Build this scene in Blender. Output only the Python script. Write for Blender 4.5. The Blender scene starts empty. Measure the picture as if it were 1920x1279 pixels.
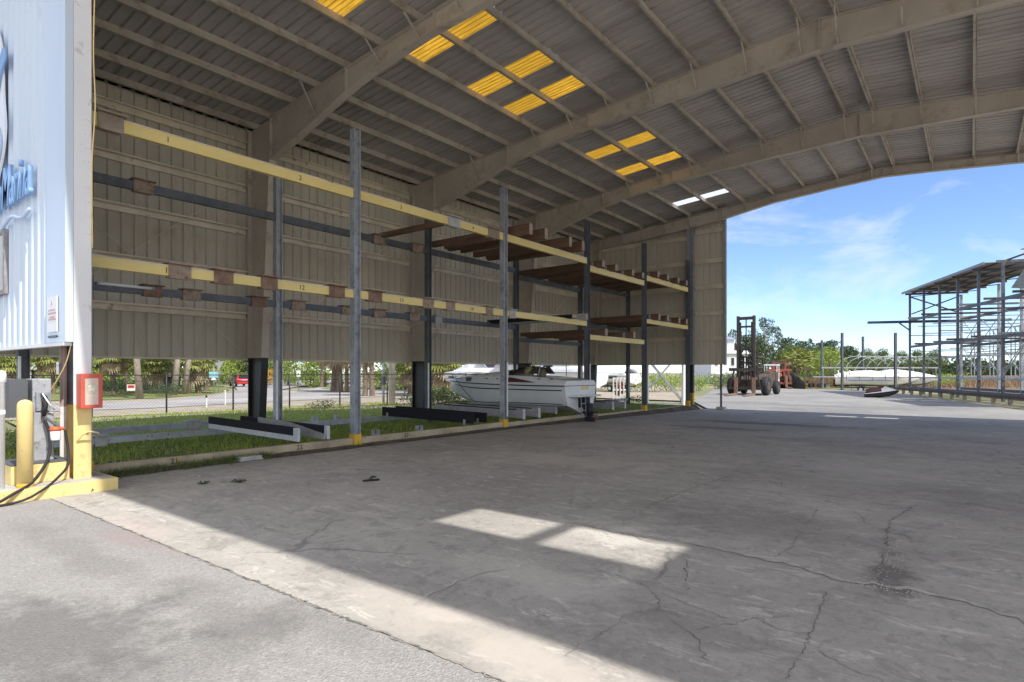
import bpy, math, random
import numpy as np
from mathutils import Vector, Matrix
R = math.radians
random.seed(7)
rng = np.random.default_rng(7)
scene = bpy.context.scene
COL = scene.collection

# ---------------------------------------------------------------- camera facts
EYE, FPX, HORIZ = 1.65, 1119.0, 698.0
YAW = math.atan(862/1119)
SN, CS = math.sin(YAW), math.cos(YAW)
def ray(px, py):
    t = (px-960)/FPX
    return (-SN+CS*t, CS+SN*t, (HORIZ-py)/FPX)
def gp(px, py, z=0.0):
    d = ray(px, py); k = (z-EYE)/d[2]
    return Vector((d[0]*k, d[1]*k, z))
def along(px, X):                       # Y where the sight line of a column meets the plane X
    d = ray(px, 0); return X/d[0]*d[1]
def at(px, d, z=0.0):                   # a point at forward distance d
    l = (px-960)/FPX*d
    return Vector((-SN*d+CS*l, CS*d+SN*l, z))

# ---------------------------------------------------------------- helpers
class MB:
    def __init__(s): s.v=[]; s.f=[]; s.mi=[]; s.cur=0
    def add(s, vs, fs):
        n=len(s.v); s.v += [tuple(x) for x in vs]
        for f in fs: s.f.append(tuple(i+n for i in f)); s.mi.append(s.cur)
        return s
    def box(s, x0,x1,y0,y1,z0,z1):
        return s.add([(x0,y0,z0),(x1,y0,z0),(x1,y1,z0),(x0,y1,z0),(x0,y0,z1),(x1,y0,z1),(x1,y1,z1),(x0,y1,z1)],
            [(3,2,1,0),(4,5,6,7),(0,1,5,4),(1,2,6,5),(2,3,7,6),(3,0,4,7)])
    def bar(s, p, q, w, h, up=(0,0,1)):
        p=Vector(p); q=Vector(q); d=(q-p)
        if d.length<1e-6: return s
        d.normalize(); u=Vector(up)
        if abs(d.dot(u))>.99: u=Vector((1,0,0))
        sd=d.cross(u).normalized()*(w/2); u=sd.cross(d).normalized()*(h/2)
        vs=[p-sd-u,p+sd-u,p+sd+u,p-sd+u,q-sd-u,q+sd-u,q+sd+u,q-sd+u]
        return s.add(vs,[(0,1,2,3),(7,6,5,4),(0,4,5,1),(1,5,6,2),(2,6,7,3),(3,7,4,0)])
    def tube(s, p, q, r0, r1=None, n=8):
        r1=r0 if r1 is None else r1
        return s.path([p,q],[r0,r1],n)
    def path(s, pts, rs, n=6, cap=True):
        pts=[Vector(p) for p in pts]
        if not isinstance(rs,(list,tuple)): rs=[rs]*len(pts)
        b=len(s.v); vs=[]
        d0=(pts[1]-pts[0]).normalized()
        u=Vector((0,0,1)) if abs(d0.z)<.9 else Vector((1,0,0))
        for i,p in enumerate(pts):
            d=(pts[min(i+1,len(pts)-1)]-pts[max(i-1,0)])
            d.normalize()
            sd=d.cross(u)
            if sd.length<1e-4: sd=d.cross(Vector((0,1,0)))
            sd.normalize(); u=sd.cross(d).normalized()
            for k in range(n):
                a=2*math.pi*k/n
                vs.append(p+(sd*math.cos(a)+u*math.sin(a))*rs[i])
        fs=[]
        for i in range(len(pts)-1):
            for k in range(n):
                k2=(k+1)%n
                fs.append((i*n+k,i*n+k2,(i+1)*n+k2,(i+1)*n+k))
        if cap:
            fs.append(tuple(range(n-1,-1,-1))); fs.append(tuple((len(pts)-1)*n+k for k in range(n)))
        return s.add(vs,fs)
    def prism(s, poly, ext):
        ext=Vector(ext); n=len(poly); a=[Vector(p) for p in poly]
        vs=a+[p+ext for p in a]
        fs=[tuple(range(n-1,-1,-1)),tuple(range(n,2*n))]
        fs+=[(i,(i+1)%n,n+(i+1)%n,n+i) for i in range(n)]
        return s.add(vs,fs)
    def loft(s, rings, close=True, caps=True):
        n=len(rings[0]); vs=[p for r in rings for p in r]; fs=[]
        for i in range(len(rings)-1):
            for k in range(n if close else n-1):
                k2=(k+1)%n
                fs.append((i*n+k,i*n+k2,(i+1)*n+k2,(i+1)*n+k))
        if caps and close:
            fs.append(tuple(range(n-1,-1,-1))); fs.append(tuple((len(rings)-1)*n+k for k in range(n)))
        return s.add(vs,fs)
    def lathe(s, c, prof, n=16):
        rings=[[(c[0]+r*math.cos(2*math.pi*k/n),c[1]+r*math.sin(2*math.pi*k/n),c[2]+z) for k in range(n)] for r,z in prof]
        return s.loft(rings)
    def ball(s, c, r, n=8, sq=(1,1,1)):
        rings=[]
        for i in range(1,n):
            a=math.pi*i/n
            rings.append([(c[0]+r*sq[0]*math.sin(a)*math.cos(2*math.pi*k/(2*n)),c[1]+r*sq[1]*math.sin(a)*math.sin(2*math.pi*k/(2*n)),c[2]-r*sq[2]*math.cos(a)) for k in range(2*n)])
        return s.loft(rings)
    def wheel(s, c, r, w, ax=(0,1,0), n=18, inner=.55):
        ax=Vector(ax).normalized(); u=ax.cross(Vector((0,0,1))).normalized(); v=Vector((0,0,1)); c=Vector(c)
        rings=[]
        for rr,o in ((r*inner,-w/2),(r*.9,-w/2),(r,-w*.3),(r,w*.3),(r*.9,w/2),(r*inner,w/2)):
            rings.append([c+ax*o+(u*math.cos(2*math.pi*k/n)+v*math.sin(2*math.pi*k/n))*rr for k in range(n)])
        return s.loft(rings)
    def xf(s, M):
        s.v=[tuple(M@Vector(p)) for p in s.v]; return s
    def build(s, name, mats, parent=None, smooth=False, world=False, bevel=0):
        me=bpy.data.meshes.new(name); me.from_pydata(s.v,[],s.f)
        if not isinstance(mats,(list,tuple)): mats=[mats]
        for m in mats: me.materials.append(m)
        if len(mats)>1: me.polygons.foreach_set('material_index', s.mi)
        if smooth: me.polygons.foreach_set('use_smooth',[True]*len(me.polygons))
        if smooth=='auto': me.set_sharp_from_angle(angle=R(32))
        me.update()
        o=bpy.data.objects.new(name,me); COL.objects.link(o)
        if parent is not None:
            o.parent=parent
            if world:
                w=Vector(parent.location)
                if parent.parent is not None: w=w+Vector(parent.parent.location)
                o.location=-w
        if bevel:
            b=o.modifiers.new('bevel','BEVEL'); b.width=bevel; b.segments=2; b.limit_method='ANGLE'
        return o

def tag(o, label=None, cat=None, group=None, kind=None):
    if label: o['label']=label
    if cat: o['category']=cat
    if group: o['group']=group
    if kind: o['kind']=kind
    return o
def empty(name, label=None, cat=None, loc=(0,0,0), rz=0, group=None):
    o=bpy.data.objects.new(name,None); COL.objects.link(o)
    o.location=loc; o.rotation_euler=(0,0,rz); o.empty_display_size=.2
    return tag(o,label,cat,group)
def copy_tree(o, parent=None):
    c=o.copy(); COL.objects.link(c)
    if parent is not None: c.parent=parent
    for ch in list(o.children): copy_tree(ch,c)
    return c
def text_mesh(name, body, size, mat, parent=None, depth=.004, shear=0, world_matrix=None, bold=0):
    cu=bpy.data.curves.new(name,'FONT'); cu.body=body; cu.size=size; cu.extrude=depth; cu.shear=shear
    cu.align_x='CENTER'; cu.align_y='CENTER'; cu.offset=bold; cu.resolution_u=3
    t=bpy.data.objects.new(name,cu); COL.objects.link(t)
    dg=bpy.context.evaluated_depsgraph_get()
    me=bpy.data.meshes.new_from_object(t.evaluated_get(dg))
    bpy.data.objects.remove(t); bpy.data.curves.remove(cu)
    me.name=name
    if world_matrix is not None: me.transform(world_matrix)
    me.materials.clear(); me.materials.append(mat)
    o=bpy.data.objects.new(name,me); COL.objects.link(o)
    if parent is not None: o.parent=parent
    return o

# ---------------------------------------------------------------- materials
def newmat(name):
    m=bpy.data.materials.new(name); m.use_nodes=True
    nt=m.node_tree; return m, nt, nt.nodes['Principled BSDF']
def L(nt,a,b): nt.links.new(a,b)
def coords(nt, scale=(1,1,1), kind='Object'):
    tc=nt.nodes.new('ShaderNodeTexCoord'); mp=nt.nodes.new('ShaderNodeMapping')
    mp.inputs['Scale'].default_value=scale
    L(nt,tc.outputs[kind],mp.inputs['Vector']); return mp.outputs['Vector']
def noise(nt, vec, sc, det=4, rough=.6, dist=0):
    n=nt.nodes.new('ShaderNodeTexNoise'); n.inputs['Scale'].default_value=sc
    n.inputs['Detail'].default_value=det; n.inputs['Roughness'].default_value=rough
    n.inputs['Distortion'].default_value=dist
    L(nt,vec,n.inputs['Vector']); return n.outputs['Fac']
def ramp(nt, fac, a, b, ca=(0,0,0,1), cb=(1,1,1,1)):
    r=nt.nodes.new('ShaderNodeValToRGB'); e=r.color_ramp.elements
    e[0].position=a; e[1].position=b; e[0].color=ca; e[1].color=cb
    L(nt,fac,r.inputs['Fac']); return r.outputs['Color']
def mix(nt, fac, a, b, mode='MIX'):
    m=nt.nodes.new('ShaderNodeMix'); m.data_type='RGBA'; m.blend_type=mode
    for k,v in ((0,fac),(6,a),(7,b)):
        if isinstance(v,(int,float)): m.inputs[k].default_value=v
        elif isinstance(v,(tuple,list)): m.inputs[k].default_value=(*v[:3],1)
        else: L(nt,v,m.inputs[k])
    return m.outputs[2]
def mul(nt, a, b):
    m=nt.nodes.new('ShaderNodeMath'); m.operation='MULTIPLY'
    for k,v in ((0,a),(1,b)):
        if isinstance(v,(int,float)): m.inputs[k].default_value=v
        else: L(nt,v,m.inputs[k])
    return m.outputs[0]
def bump(nt, bs, h, strength=.3, dist=.02):
    b=nt.nodes.new('ShaderNodeBump'); b.inputs['Strength'].default_value=strength; b.inputs['Distance'].default_value=dist
    L(nt,h,b.inputs['Height']); L(nt,b.outputs['Normal'],bs.inputs['Normal'])
def mat(name, c, r=.65, metal=0, var=.18, sc=2.5, c2=None, thr=.58, sc2=3, bp=0, bsc=40, stretch=(1,1,1), w=.1, c3=None, sc3=14, thr3=.6, k3=.8):
    m,nt,bs=newmat(name); v=coords(nt,stretch)
    n=noise(nt,v,sc)
    col=mix(nt,ramp(nt,n,.3,.7),[x*(1-var) for x in c],[min(1,x*(1+var)) for x in c])
    if c2 is not None:
        col=mix(nt,ramp(nt,noise(nt,v,sc2,6,.7),thr,thr+w),col,c2)
    if c3 is not None:
        col=mix(nt,mul(nt,ramp(nt,noise(nt,v,sc3,8,.8,.5),thr3,thr3+.05),k3),col,c3)
    L(nt,col,bs.inputs['Base Color'])
    bs.inputs['Roughness'].default_value=r; bs.inputs['Metallic'].default_value=metal
    if bp: bump(nt,bs,noise(nt,v,bsc),bp)
    return m

RUST=(.13,.055,.028)
M={}
M['ceil']=mat('roof_sheet_underside',(.47,.435,.415),.6,.0,.16,.6,(.33,.30,.285),.48,1.3,stretch=(.35,1,1),w=.25,c3=(.24,.20,.17),sc3=3,thr3=.62,k3=.6)
M['roof_top']=M['ceil']
M['wall']=mat('tan_wall_sheet',(.56,.51,.425),.6,0,.14,.8,(.42,.37,.295),.50,1.6,stretch=(1,1,.22),w=.22,c3=(.27,.19,.12),sc3=6,thr3=.66,k3=.6)
M['girt']=mat('girt_steel',(.70,.62,.50),.6,0,.2,1.5,(.22,.13,.08),.6,3)
M['frame']=mat('frame_paint',(.54,.48,.415),.6,0,.14,.9,(.34,.28,.22),.52,1.8,w=.2,c3=(.25,.13,.07),sc3=5,thr3=.64,k3=.85)
M['purlin']=mat('purlin_paint',(.49,.445,.385),.6,0,.15,1.2,(.36,.30,.24),.52,2,c3=(.24,.14,.08),sc3=9,thr3=.63)
M['black_paint']=mat('black_column_paint',(.022,.02,.018),.5,0,.3,2,(.06,.045,.035),.6,5)
M['yellow_dk']=mat('yellow_column_paint',(.62,.38,.03),.5,0,.15,2,(.35,.2,.03),.62,5)
M['cream']=mat('cream_yellow_paint',(.79,.61,.255),.6,0,.1,2,(.62,.46,.20),.58,6,w=.06,c3=(.33,.24,.13),sc3=16,thr3=.64)
M['yellow_beam']=mat('yellow_beam_paint',(.76,.60,.23),.5,0,.08,1.2,(.72,.46,.06),.56,.7,w=.12,stretch=(1,.6,1),c3=(.34,.25,.14),sc3=11,thr3=.63)
M['ground_beam']=mat('weathered_beam_paint',(.42,.35,.24),.7,0,.25,2,(.55,.36,.10),.6,1.4,bp=.1,c3=(.16,.12,.08),sc3=8,thr3=.58)
M['galv']=mat('galvanised_steel',(.36,.38,.41),.5,.35,.2,4,(.20,.22,.25),.55,7)
M['galv_dk']=mat('dark_rack_steel',(.11,.12,.14),.55,.2,.25,3,(.18,.18,.19),.6,6)
M['rust']=mat('rusty_saddle',(.22,.135,.095),.8,0,.35,6,(.36,.26,.2),.6,9,bp=.2)
M['rust2']=mat('pale_rusty_saddle',(.32,.24,.185),.8,0,.3,8,(.16,.08,.05),.55,12,bp=.2)
M['grey_saddle']=mat('grey_saddle',(.40,.39,.38),.7,0,.2,5,(.28,.22,.18),.6,8)
M['timber']=mat('brown_timber',(.15,.088,.058),.75,0,.35,2.5,(.09,.045,.028),.58,5,stretch=(.5,3,3),bp=.15)
M['timber_grey']=mat('weathered_timber_end',(.36,.28,.22),.8,0,.25,5)
M['carpet']=mat('black_carpet',(.012,.012,.016),.95,0,.3,20,bp=.3,bsc=200)
M['board']=mat('grey_board',(.36,.36,.37),.75,0,.15,4,(.25,.24,.24),.6,7)
M['board_w']=mat('white_board',(.52,.53,.55),.7,0,.12,4,(.36,.35,.34),.6,9)
M['white']=mat('white_paint',(.80,.80,.80),.45,0,.04,3,(.66,.64,.6),.66,7,w=.08)
M['white_col']=mat('white_column_paint',(.78,.77,.78),.5,0,.05,1.5,(.62,.58,.56),.62,4,w=.05,c3=(.40,.30,.24),sc3=12,thr3=.68)
M['gel']=mat('white_gelcoat',(.72,.74,.76),.22,0,.06,2,(.56,.55,.51),.58,2.2,w=.18,c3=(.42,.38,.30),sc3=9,thr3=.70,k3=.6)
M['gel2']=mat('white_boat_cover',(.78,.77,.75),.6,0,.08,3)
M['dark']=mat('dark_rubber',(.02,.02,.022),.7,0,.3,5)
M['darkstripe']=mat('dark_stripe',(.03,.035,.045),.4,0,.1,5)
M['glass']=mat('tinted_glass',(.02,.022,.025),.08,0,.2,3)
M['red']=mat('red_paint',(.56,.10,.065),.4,0,.1,3,(.6,.2,.16),.62,6)
M['redcar']=mat('red_car_paint',(.45,.02,.03),.25,0,.05,3)
M['orange']=mat('orange_paint',(.60,.13,.04),.5,0,.2,3,(.3,.1,.05),.6,6)
M['grey_box']=mat('grey_cabinet_paint',(.38,.39,.41),.5,.1,.15,4,(.20,.185,.175),.55,9)
M['grey_dk']=mat('dark_cabinet_side',(.10,.105,.115),.6,0,.1,4)
M['grey_pink']=mat('primer_flange_paint',(.42,.30,.28),.6,0,.1,4)
M['conc']=mat('concrete_block',(.45,.43,.40),.85,0,.15,4,(.32,.3,.27),.58,9,bp=.2)
M['maroon']=mat('maroon_plastic',(.10,.015,.02),.4,0,.2,5)
M['purple']=mat('purple_canvas',(.08,.07,.12),.8,0,.15,5)
M['rustbody']=mat('rusty_machine',(.10,.075,.055),.7,.2,.35,3,(.19,.09,.05),.55,4,bp=.1)
M['blue']=mat('blue_paint',(.10,.22,.55),.5,0,.1,3)
M['trunk']=mat('palm_trunk_bark',(.20,.15,.11),.9,0,.3,6,(.11,.08,.06),.55,9,stretch=(1,1,.6),bp=.5,bsc=18)
M['trunk2']=mat('pale_trunk_bark',(.33,.28,.22),.9,0,.25,5,(.17,.13,.1),.55,9,stretch=(1,1,.5),bp=.5,bsc=14)
def leafmat(name,c,var=.35,tr=.25):
    m,nt,bs=newmat(name)
    gi=nt.nodes.new('ShaderNodeNewGeometry')
    col=mix(nt,gi.outputs['Random Per Island'],[x*(1-var) for x in c],[x*(1+var) for x in c])
    L(nt,col,bs.inputs['Base Color']); bs.inputs['Roughness'].default_value=.55
    t=nt.nodes.new('ShaderNodeBsdfTranslucent'); L(nt,col,t.inputs['Color'])
    ms=nt.nodes.new('ShaderNodeMixShader'); ms.inputs[0].default_value=tr
    L(nt,bs.outputs[0],ms.inputs[1]); L(nt,t.outputs[0],ms.inputs[2])
    L(nt,ms.outputs[0],nt.nodes['Material Output'].inputs['Surface'])
    return m
M['leaf']=leafmat('leaf_green',(.13,.18,.045))
M['leaf_dk']=leafmat('leaf_dark_green',(.065,.10,.035))
M['leaf_br']=leafmat('leaf_bright_green',(.28,.36,.07))
M['leaf_grey']=leafmat('leaf_greyish_green',(.11,.135,.09))
M['palm']=leafmat('palm_frond_green',(.27,.30,.075))
M['palm_dead']=leafmat('palm_frond_dead',(.44,.35,.22))
M['leaf_or']=leafmat('leaf_orange',(.55,.30,.04))
M['grassblade']=leafmat('grass_blade',(.32,.40,.065),.45)
M['weed']=leafmat('weed_green',(.13,.17,.05),.4)
M['reed']=leafmat('dry_reed',(.27,.17,.08),.4)
# ================================================================ GROUND
def zg(Y): return -0.012*max(0,min(Y,30)-14)
def math2(nt,op,a,b=None):
    m=nt.nodes.new('ShaderNodeMath'); m.operation=op
    for k,v in ((0,a),(1,b)):
        if v is None: continue
        if isinstance(v,(int,float)): m.inputs[k].default_value=v
        else: L(nt,v,m.inputs[k])
    return m.outputs[0]
def stain(nt, vec, c, rx, ry, nz):
    """soft irregular spot round the ground point c, 0..1"""
    mp=nt.nodes.new('ShaderNodeMapping'); mp.vector_type='POINT'
    mp.inputs['Location'].default_value=(-c[0]/rx,-c[1]/ry,0); mp.inputs['Scale'].default_value=(1/rx,1/ry,0)
    L(nt,vec,mp.inputs['Vector'])
    ln=nt.nodes.new('ShaderNodeVectorMath'); ln.operation='LENGTH'; L(nt,mp.outputs[0],ln.inputs[0])
    d=math2(nt,'ADD',ln.outputs['Value'],math2(nt,'MULTIPLY',math2(nt,'SUBTRACT',nz,.5),2.6))
    return ramp(nt,d,.45,1.0,(1,1,1,1),(0,0,0,1))
def concrete_mat(name, base, dirty=1.0, cracks=True, marks=()):
    m,nt,bs=newmat(name); v=coords(nt)
    big=noise(nt,v,.22,5,.62,.4); mid=noise(nt,v,1.1,6,.68,.3); fine=noise(nt,v,14,5,.7); grit=noise(nt,v,95,3,.7)
    col=mix(nt,ramp(nt,big,.32,.68),[x*.66 for x in base],[x*1.2 for x in base])
    col=mix(nt,mul(nt,ramp(nt,mid,.5,.66),.45*dirty),col,[x*.55 for x in base])
    col=mix(nt,mul(nt,ramp(nt,noise(nt,v,.75,7,.72,.6),.58,.66),.4),col,[min(1,x*1.55) for x in base])
    sv=coords(nt,(.16,2.2,1)); st=noise(nt,sv,1.3,5,.65)      # tyre-worn streaks along x
    col=mix(nt,mul(nt,ramp(nt,st,.5,.72),.45*dirty),col,[x*.62 for x in base])
    col=mix(nt,mul(nt,ramp(nt,fine,.42,.75),.30),col,[min(1,x*1.35) for x in base])
    peb=noise(nt,v,38,6,.8); col=mix(nt,mul(nt,ramp(nt,peb,.55,.66),.40),col,[x*.52 for x in base])
    col=mix(nt,mul(nt,ramp(nt,grit,.52,.7),.35),col,[x*.55 for x in base])
    sp=noise(nt,v,17,6,.8,.4); col=mix(nt,mul(nt,ramp(nt,sp,.54,.64),.55*dirty),col,[x*.5 for x in base])
    sc=noise(nt,coords(nt,(.5,1.6,1)),4.2,8,.78,.9); col=mix(nt,mul(nt,ramp(nt,sc,.56,.62),.55*dirty),col,[min(1,x*1.6) for x in base])
    pt=noise(nt,v,3.4,7,.75,1.2); col=mix(nt,mul(nt,ramp(nt,pt,.53,.60),.55*dirty),col,[x*.58 for x in base])
    nz=noise(nt,v,2.2,6,.7)
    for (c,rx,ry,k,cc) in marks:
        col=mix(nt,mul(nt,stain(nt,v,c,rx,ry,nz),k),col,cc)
    if cracks:
        dv=nt.nodes.new('ShaderNodeVectorMath'); dv.operation='ADD'
        ns=nt.nodes.new('ShaderNodeTexNoise'); ns.inputs['Scale'].default_value=1.6; ns.inputs['Detail'].default_value=6; L(nt,v,ns.inputs['Vector'])
        sc=nt.nodes.new('ShaderNodeVectorMath'); sc.operation='SCALE'; sc.inputs['Scale'].default_value=.55
        L(nt,ns.outputs['Color'],sc.inputs[0]); L(nt,v,dv.inputs[0]); L(nt,sc.outputs[0],dv.inputs[1])
        vo=nt.nodes.new('ShaderNodeTexVoronoi'); vo.feature='DISTANCE_TO_EDGE'; vo.inputs['Scale'].default_value=.42
        L(nt,dv.outputs[0],vo.inputs['Vector'])
        ck=ramp(nt,vo.outputs['Distance'],.003,.010,(1,1,1,1),(0,0,0,1))
        ck=mul(nt,ck,ramp(nt,noise(nt,v,.5,3,.5),.52,.6))
        col=mix(nt,mul(nt,ck,.55),col,[x*.3 for x in base])
    L(nt,col,bs.inputs['Base Color'])
    bs.inputs['Roughness'].default_value=.82
    hh=math2(nt,'ADD',fine,mul(nt,grit,.6)); bump(nt,bs,hh,.35,.012)
    return m
def asphalt_mat(name, base):
    m,nt,bs=newmat(name); v=coords(nt)
    big=noise(nt,v,.35,5,.6,.5)
    vo=nt.nodes.new('ShaderNodeTexVoronoi'); vo.inputs['Scale'].default_value=75; L(nt,v,vo.inputs['Vector'])
    fine=noise(nt,v,60,4,.75); sp=noise(nt,v,28,5,.8)
    col=mix(nt,ramp(nt,big,.3,.7),[x*.82 for x in base],[x*1.12 for x in base])
    col=mix(nt,mul(nt,ramp(nt,vo.outputs['Color'],.55,.95),.55),col,[min(1,x*1.6) for x in base])
    col=mix(nt,mul(nt,ramp(nt,sp,.5,.68),.6),col,[x*.5 for x in base])
    col=mix(nt,mul(nt,ramp(nt,fine,.55,.75),.5),col,[x*.45 for x in base])
    nz=noise(nt,v,2.0,6,.7)
    for c,rx,ry,k in ((gp(60,1210),1.1,.8,.62),(gp(430,1150),1.2,.35,.3),(gp(620,1180),.7,.3,.25),(gp(150,1040),2.2,.25,.25),(gp(330,1240),.5,.9,.28)):
        col=mix(nt,mul(nt,stain(nt,v,c,rx,ry,nz),k),col,[x*.35 for x in base])
    pk=stain(nt,v,gp(270,1010),1.0,.3,nz); col=mix(nt,mul(nt,pk,.5),col,(.36,.27,.25))
    L(nt,col,bs.inputs['Base Color']); bs.inputs['Roughness'].default_value=.9
    bump(nt,bs,math2(nt,'ADD',vo.outputs['Distance'],sp),.7,.012)
    return m
def terrain_mat(name, a, b, c, sc=.15):
    m,nt,bs=newmat(name); v=coords(nt)
    col=mix(nt,ramp(nt,noise(nt,v,sc,6,.65,.3),.42,.6),a,b)
    col=mix(nt,mul(nt,ramp(nt,noise(nt,v,2.0,6,.7),.48,.66),.7),col,c)
    L(nt,col,bs.inputs['Base Color']); bs.inputs['Roughness'].default_value=.95
    bump(nt,bs,noise(nt,v,9,5,.7),.6,.06)
    return m
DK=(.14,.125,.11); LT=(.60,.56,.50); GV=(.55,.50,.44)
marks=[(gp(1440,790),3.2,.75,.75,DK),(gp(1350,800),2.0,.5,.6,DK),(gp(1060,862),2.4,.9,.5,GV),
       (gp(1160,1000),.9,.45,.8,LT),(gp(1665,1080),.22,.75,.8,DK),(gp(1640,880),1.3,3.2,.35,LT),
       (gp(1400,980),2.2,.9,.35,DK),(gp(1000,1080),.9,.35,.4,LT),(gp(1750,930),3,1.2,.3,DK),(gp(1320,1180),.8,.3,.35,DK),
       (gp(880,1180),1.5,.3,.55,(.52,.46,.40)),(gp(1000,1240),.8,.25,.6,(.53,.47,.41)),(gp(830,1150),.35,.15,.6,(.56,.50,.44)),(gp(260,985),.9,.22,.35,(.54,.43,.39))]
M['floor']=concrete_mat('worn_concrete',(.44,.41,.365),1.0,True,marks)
M['yard']=concrete_mat('yard_concrete',(.30,.285,.26),.6,False,[(gp(1500,760,-.19),5,1.5,.5,(.14,.13,.115))])
M['asphalt']=asphalt_mat('aged_asphalt',(.35,.335,.315))
M['road']=concrete_mat('road_asphalt',(.40,.375,.35),.3,False)
M['sand']=terrain_mat('pale_sand',(.42,.36,.28),(.35,.29,.21),(.24,.21,.14),.5)
M['terrain']=terrain_mat('rough_ground',(.34,.29,.19),(.15,.19,.06),(.24,.22,.11),.12)
M['lawn']=terrain_mat('grassy_soil',(.17,.21,.05),(.21,.24,.065),(.13,.13,.05),.35)
M['marsh']=terrain_mat('marsh_brown',(.16,.105,.07),(.20,.14,.09),(.11,.08,.05),.05)
M['bounce_sand']=terrain_mat('pale_bounce_sand',(.62,.56,.46),(.55,.49,.40),(.48,.43,.34),.4)  # pale, so the unseen ground bounces warm light into the building
M['soil']=terrain_mat('dark_soil',(.075,.06,.045),(.13,.11,.08),(.05,.045,.03),1.5)

def sheet(name, pts, mt, z=None, kind='structure'):
    vs=[(p[0],p[1],z if z is not None else p[2]) for p in pts]
    a=sum(vs[i][0]*vs[(i+1)%len(vs)][1]-vs[(i+1)%len(vs)][0]*vs[i][1] for i in range(len(vs)))
    if a<0: vs=vs[::-1]
    return tag(MB().add(vs,[tuple(range(len(vs)))]).build(name,mt),kind=kind)
sheet('ground',[(-900,-120),(700,-120),(700,1500),(-900,1500)],M['terrain'],-.30)
# concrete floor of the shed: bends slightly down towards the far end
ys=[2.5]+list(np.linspace(3.5,14,8))+list(np.linspace(15,29.6,10))
fl=MB(); n0=len(ys)
fl.add([(x,y,zg(y)) for y in ys for x in (-10.72,0,14)],[(i*3+k,i*3+k+1,i*3+k+4,i*3+k+3) for i in range(n0-1) for k in (0,1)])
fl.add([(-10.72,2.5,0),(-10.72,2.5,-.3),(14,2.5,-.3),(14,2.5,0)],[(0,1,2,3)])
fl.add([(-10.72,y,zg(y)-d) for y in ys for d in (0,.3)],[(i*2,i*2+2,i*2+3,i*2+1) for i in range(n0-1)])
tag(fl.build('concrete_floor',M['floor']),kind='structure')
sheet('unseen_bounce_lot',[(14.02,-14),(70,-14),(70,33),(14.02,33)],M['bounce_sand'],-.05)  # unseen ground added on the right to bounce light under the roof
sheet('unseen_bounce_lot',[(-40,-14.01),(-40,-60),(70,-60),(70,-14.01)],M['bounce_sand'],-.05)  # more unseen bounce ground, added behind the camera
sheet('asphalt_apron',[(-40,-14),(14,-14),(14,2.488),(-40,2.488)],M['asphalt'],.0)
ZY=-.19
yard=[(-10.4,29.55)]+[gp(x,y,ZY) for x,y in ((1300,752),(1345,727),(1400,725),(1450,728),(1560,731),(1640,734),(1705,740),(1790,752),(1860,761),(1920,770))]+[(18,34),(18,29.55)]
sheet('concrete_yard',yard,M['yard'],ZY)
sheet('marsh',[gp(1700,727,-.25),gp(1790,738,-.25),gp(1930,752,-.25),(60,60),(420,420),(250,800),(30,520),gp(1640,708,-.25)],M['marsh'],-.27)
sheet('sand_verge',[gp(x,y,-.2) for x,y in ((60,812),(300,792),(640,775),(860,752),(1100,745),(1300,752),(1300,718),(1080,712),(640,735),(480,730),(170,752),(-60,752))],M['sand'],-.21)
road=[gp(x,y,-.16) for x,y in ((-200,772),(60,772),(170,768),(310,763),(420,757),(520,752),(640,746),(760,741),(880,735),(1000,729),(1100,726),(1110,716),(900,717),(760,721),(640,722),(585,728),(545,733),(520,731),(560,724),(640,716),(760,712),(880,710),(880,706.5),(640,709),(520,713),(470,712),(420,707),(395,707),(398,711),(420,715),(438,722),(445,731),(430,737),(380,744),(300,750),(170,757),(60,761),(-200,763))]
sheet('road',road,M['road'],-.185)
lawn=[(-11.1,2.2),(-11.1,29.2),(-17.5,30.2)]+[gp(x,y,-.05) for x,y in ((1000,752),(860,757),(700,768),(546,770),(437,776),(311,782),(180,792),(60,806),(-120,830))]
sheet('lawn',lawn,M['lawn'],-.03)
sheet('far_lawn',[gp(x,y,-.16) for x,y in ((-60,752),(170,750),(300,746),(380,740),(425,733),(430,729),(415,722),(395,716),(370,712),(170,712),(-60,712))],M['lawn'],-.18)
sheet('verge_lawn',[gp(x,y,-.16) for x,y in ((600,729),(640,731),(760,727),(900,722),(900,720),(700,723),(620,724))],M['lawn'],-.176)
so=[(-11.15,3.0),(-12.4,3.1),(-12.9,3.9),(-12.5,4.8),(-12.75,5.6),(-12.2,6.5),(-11.9,7.6),(-11.5,8.6),(-11.55,10.5),(-11.3,12.8),(-11.1,13.0)]
sheet('bare_soil',so,M['soil'],-.024)
# soil strip under the first rack beam
so=MB()
yy=np.linspace(3.2,29.0,60); vs=[];
for y in yy:
    w=.10+.07*random.random()
    vs += [(-11.2,y,.0),(-10.86,y,.045+.02*random.random()),(-10.72+w,y,zg(y)+.003)]
so.add(vs,[(i*3+k,i*3+k+3,i*3+k+4,i*3+k+1) for i in range(len(yy)-1) for k in (0,1)])
tag(so.build('soil_strip',M['soil']),kind='structure')

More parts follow.
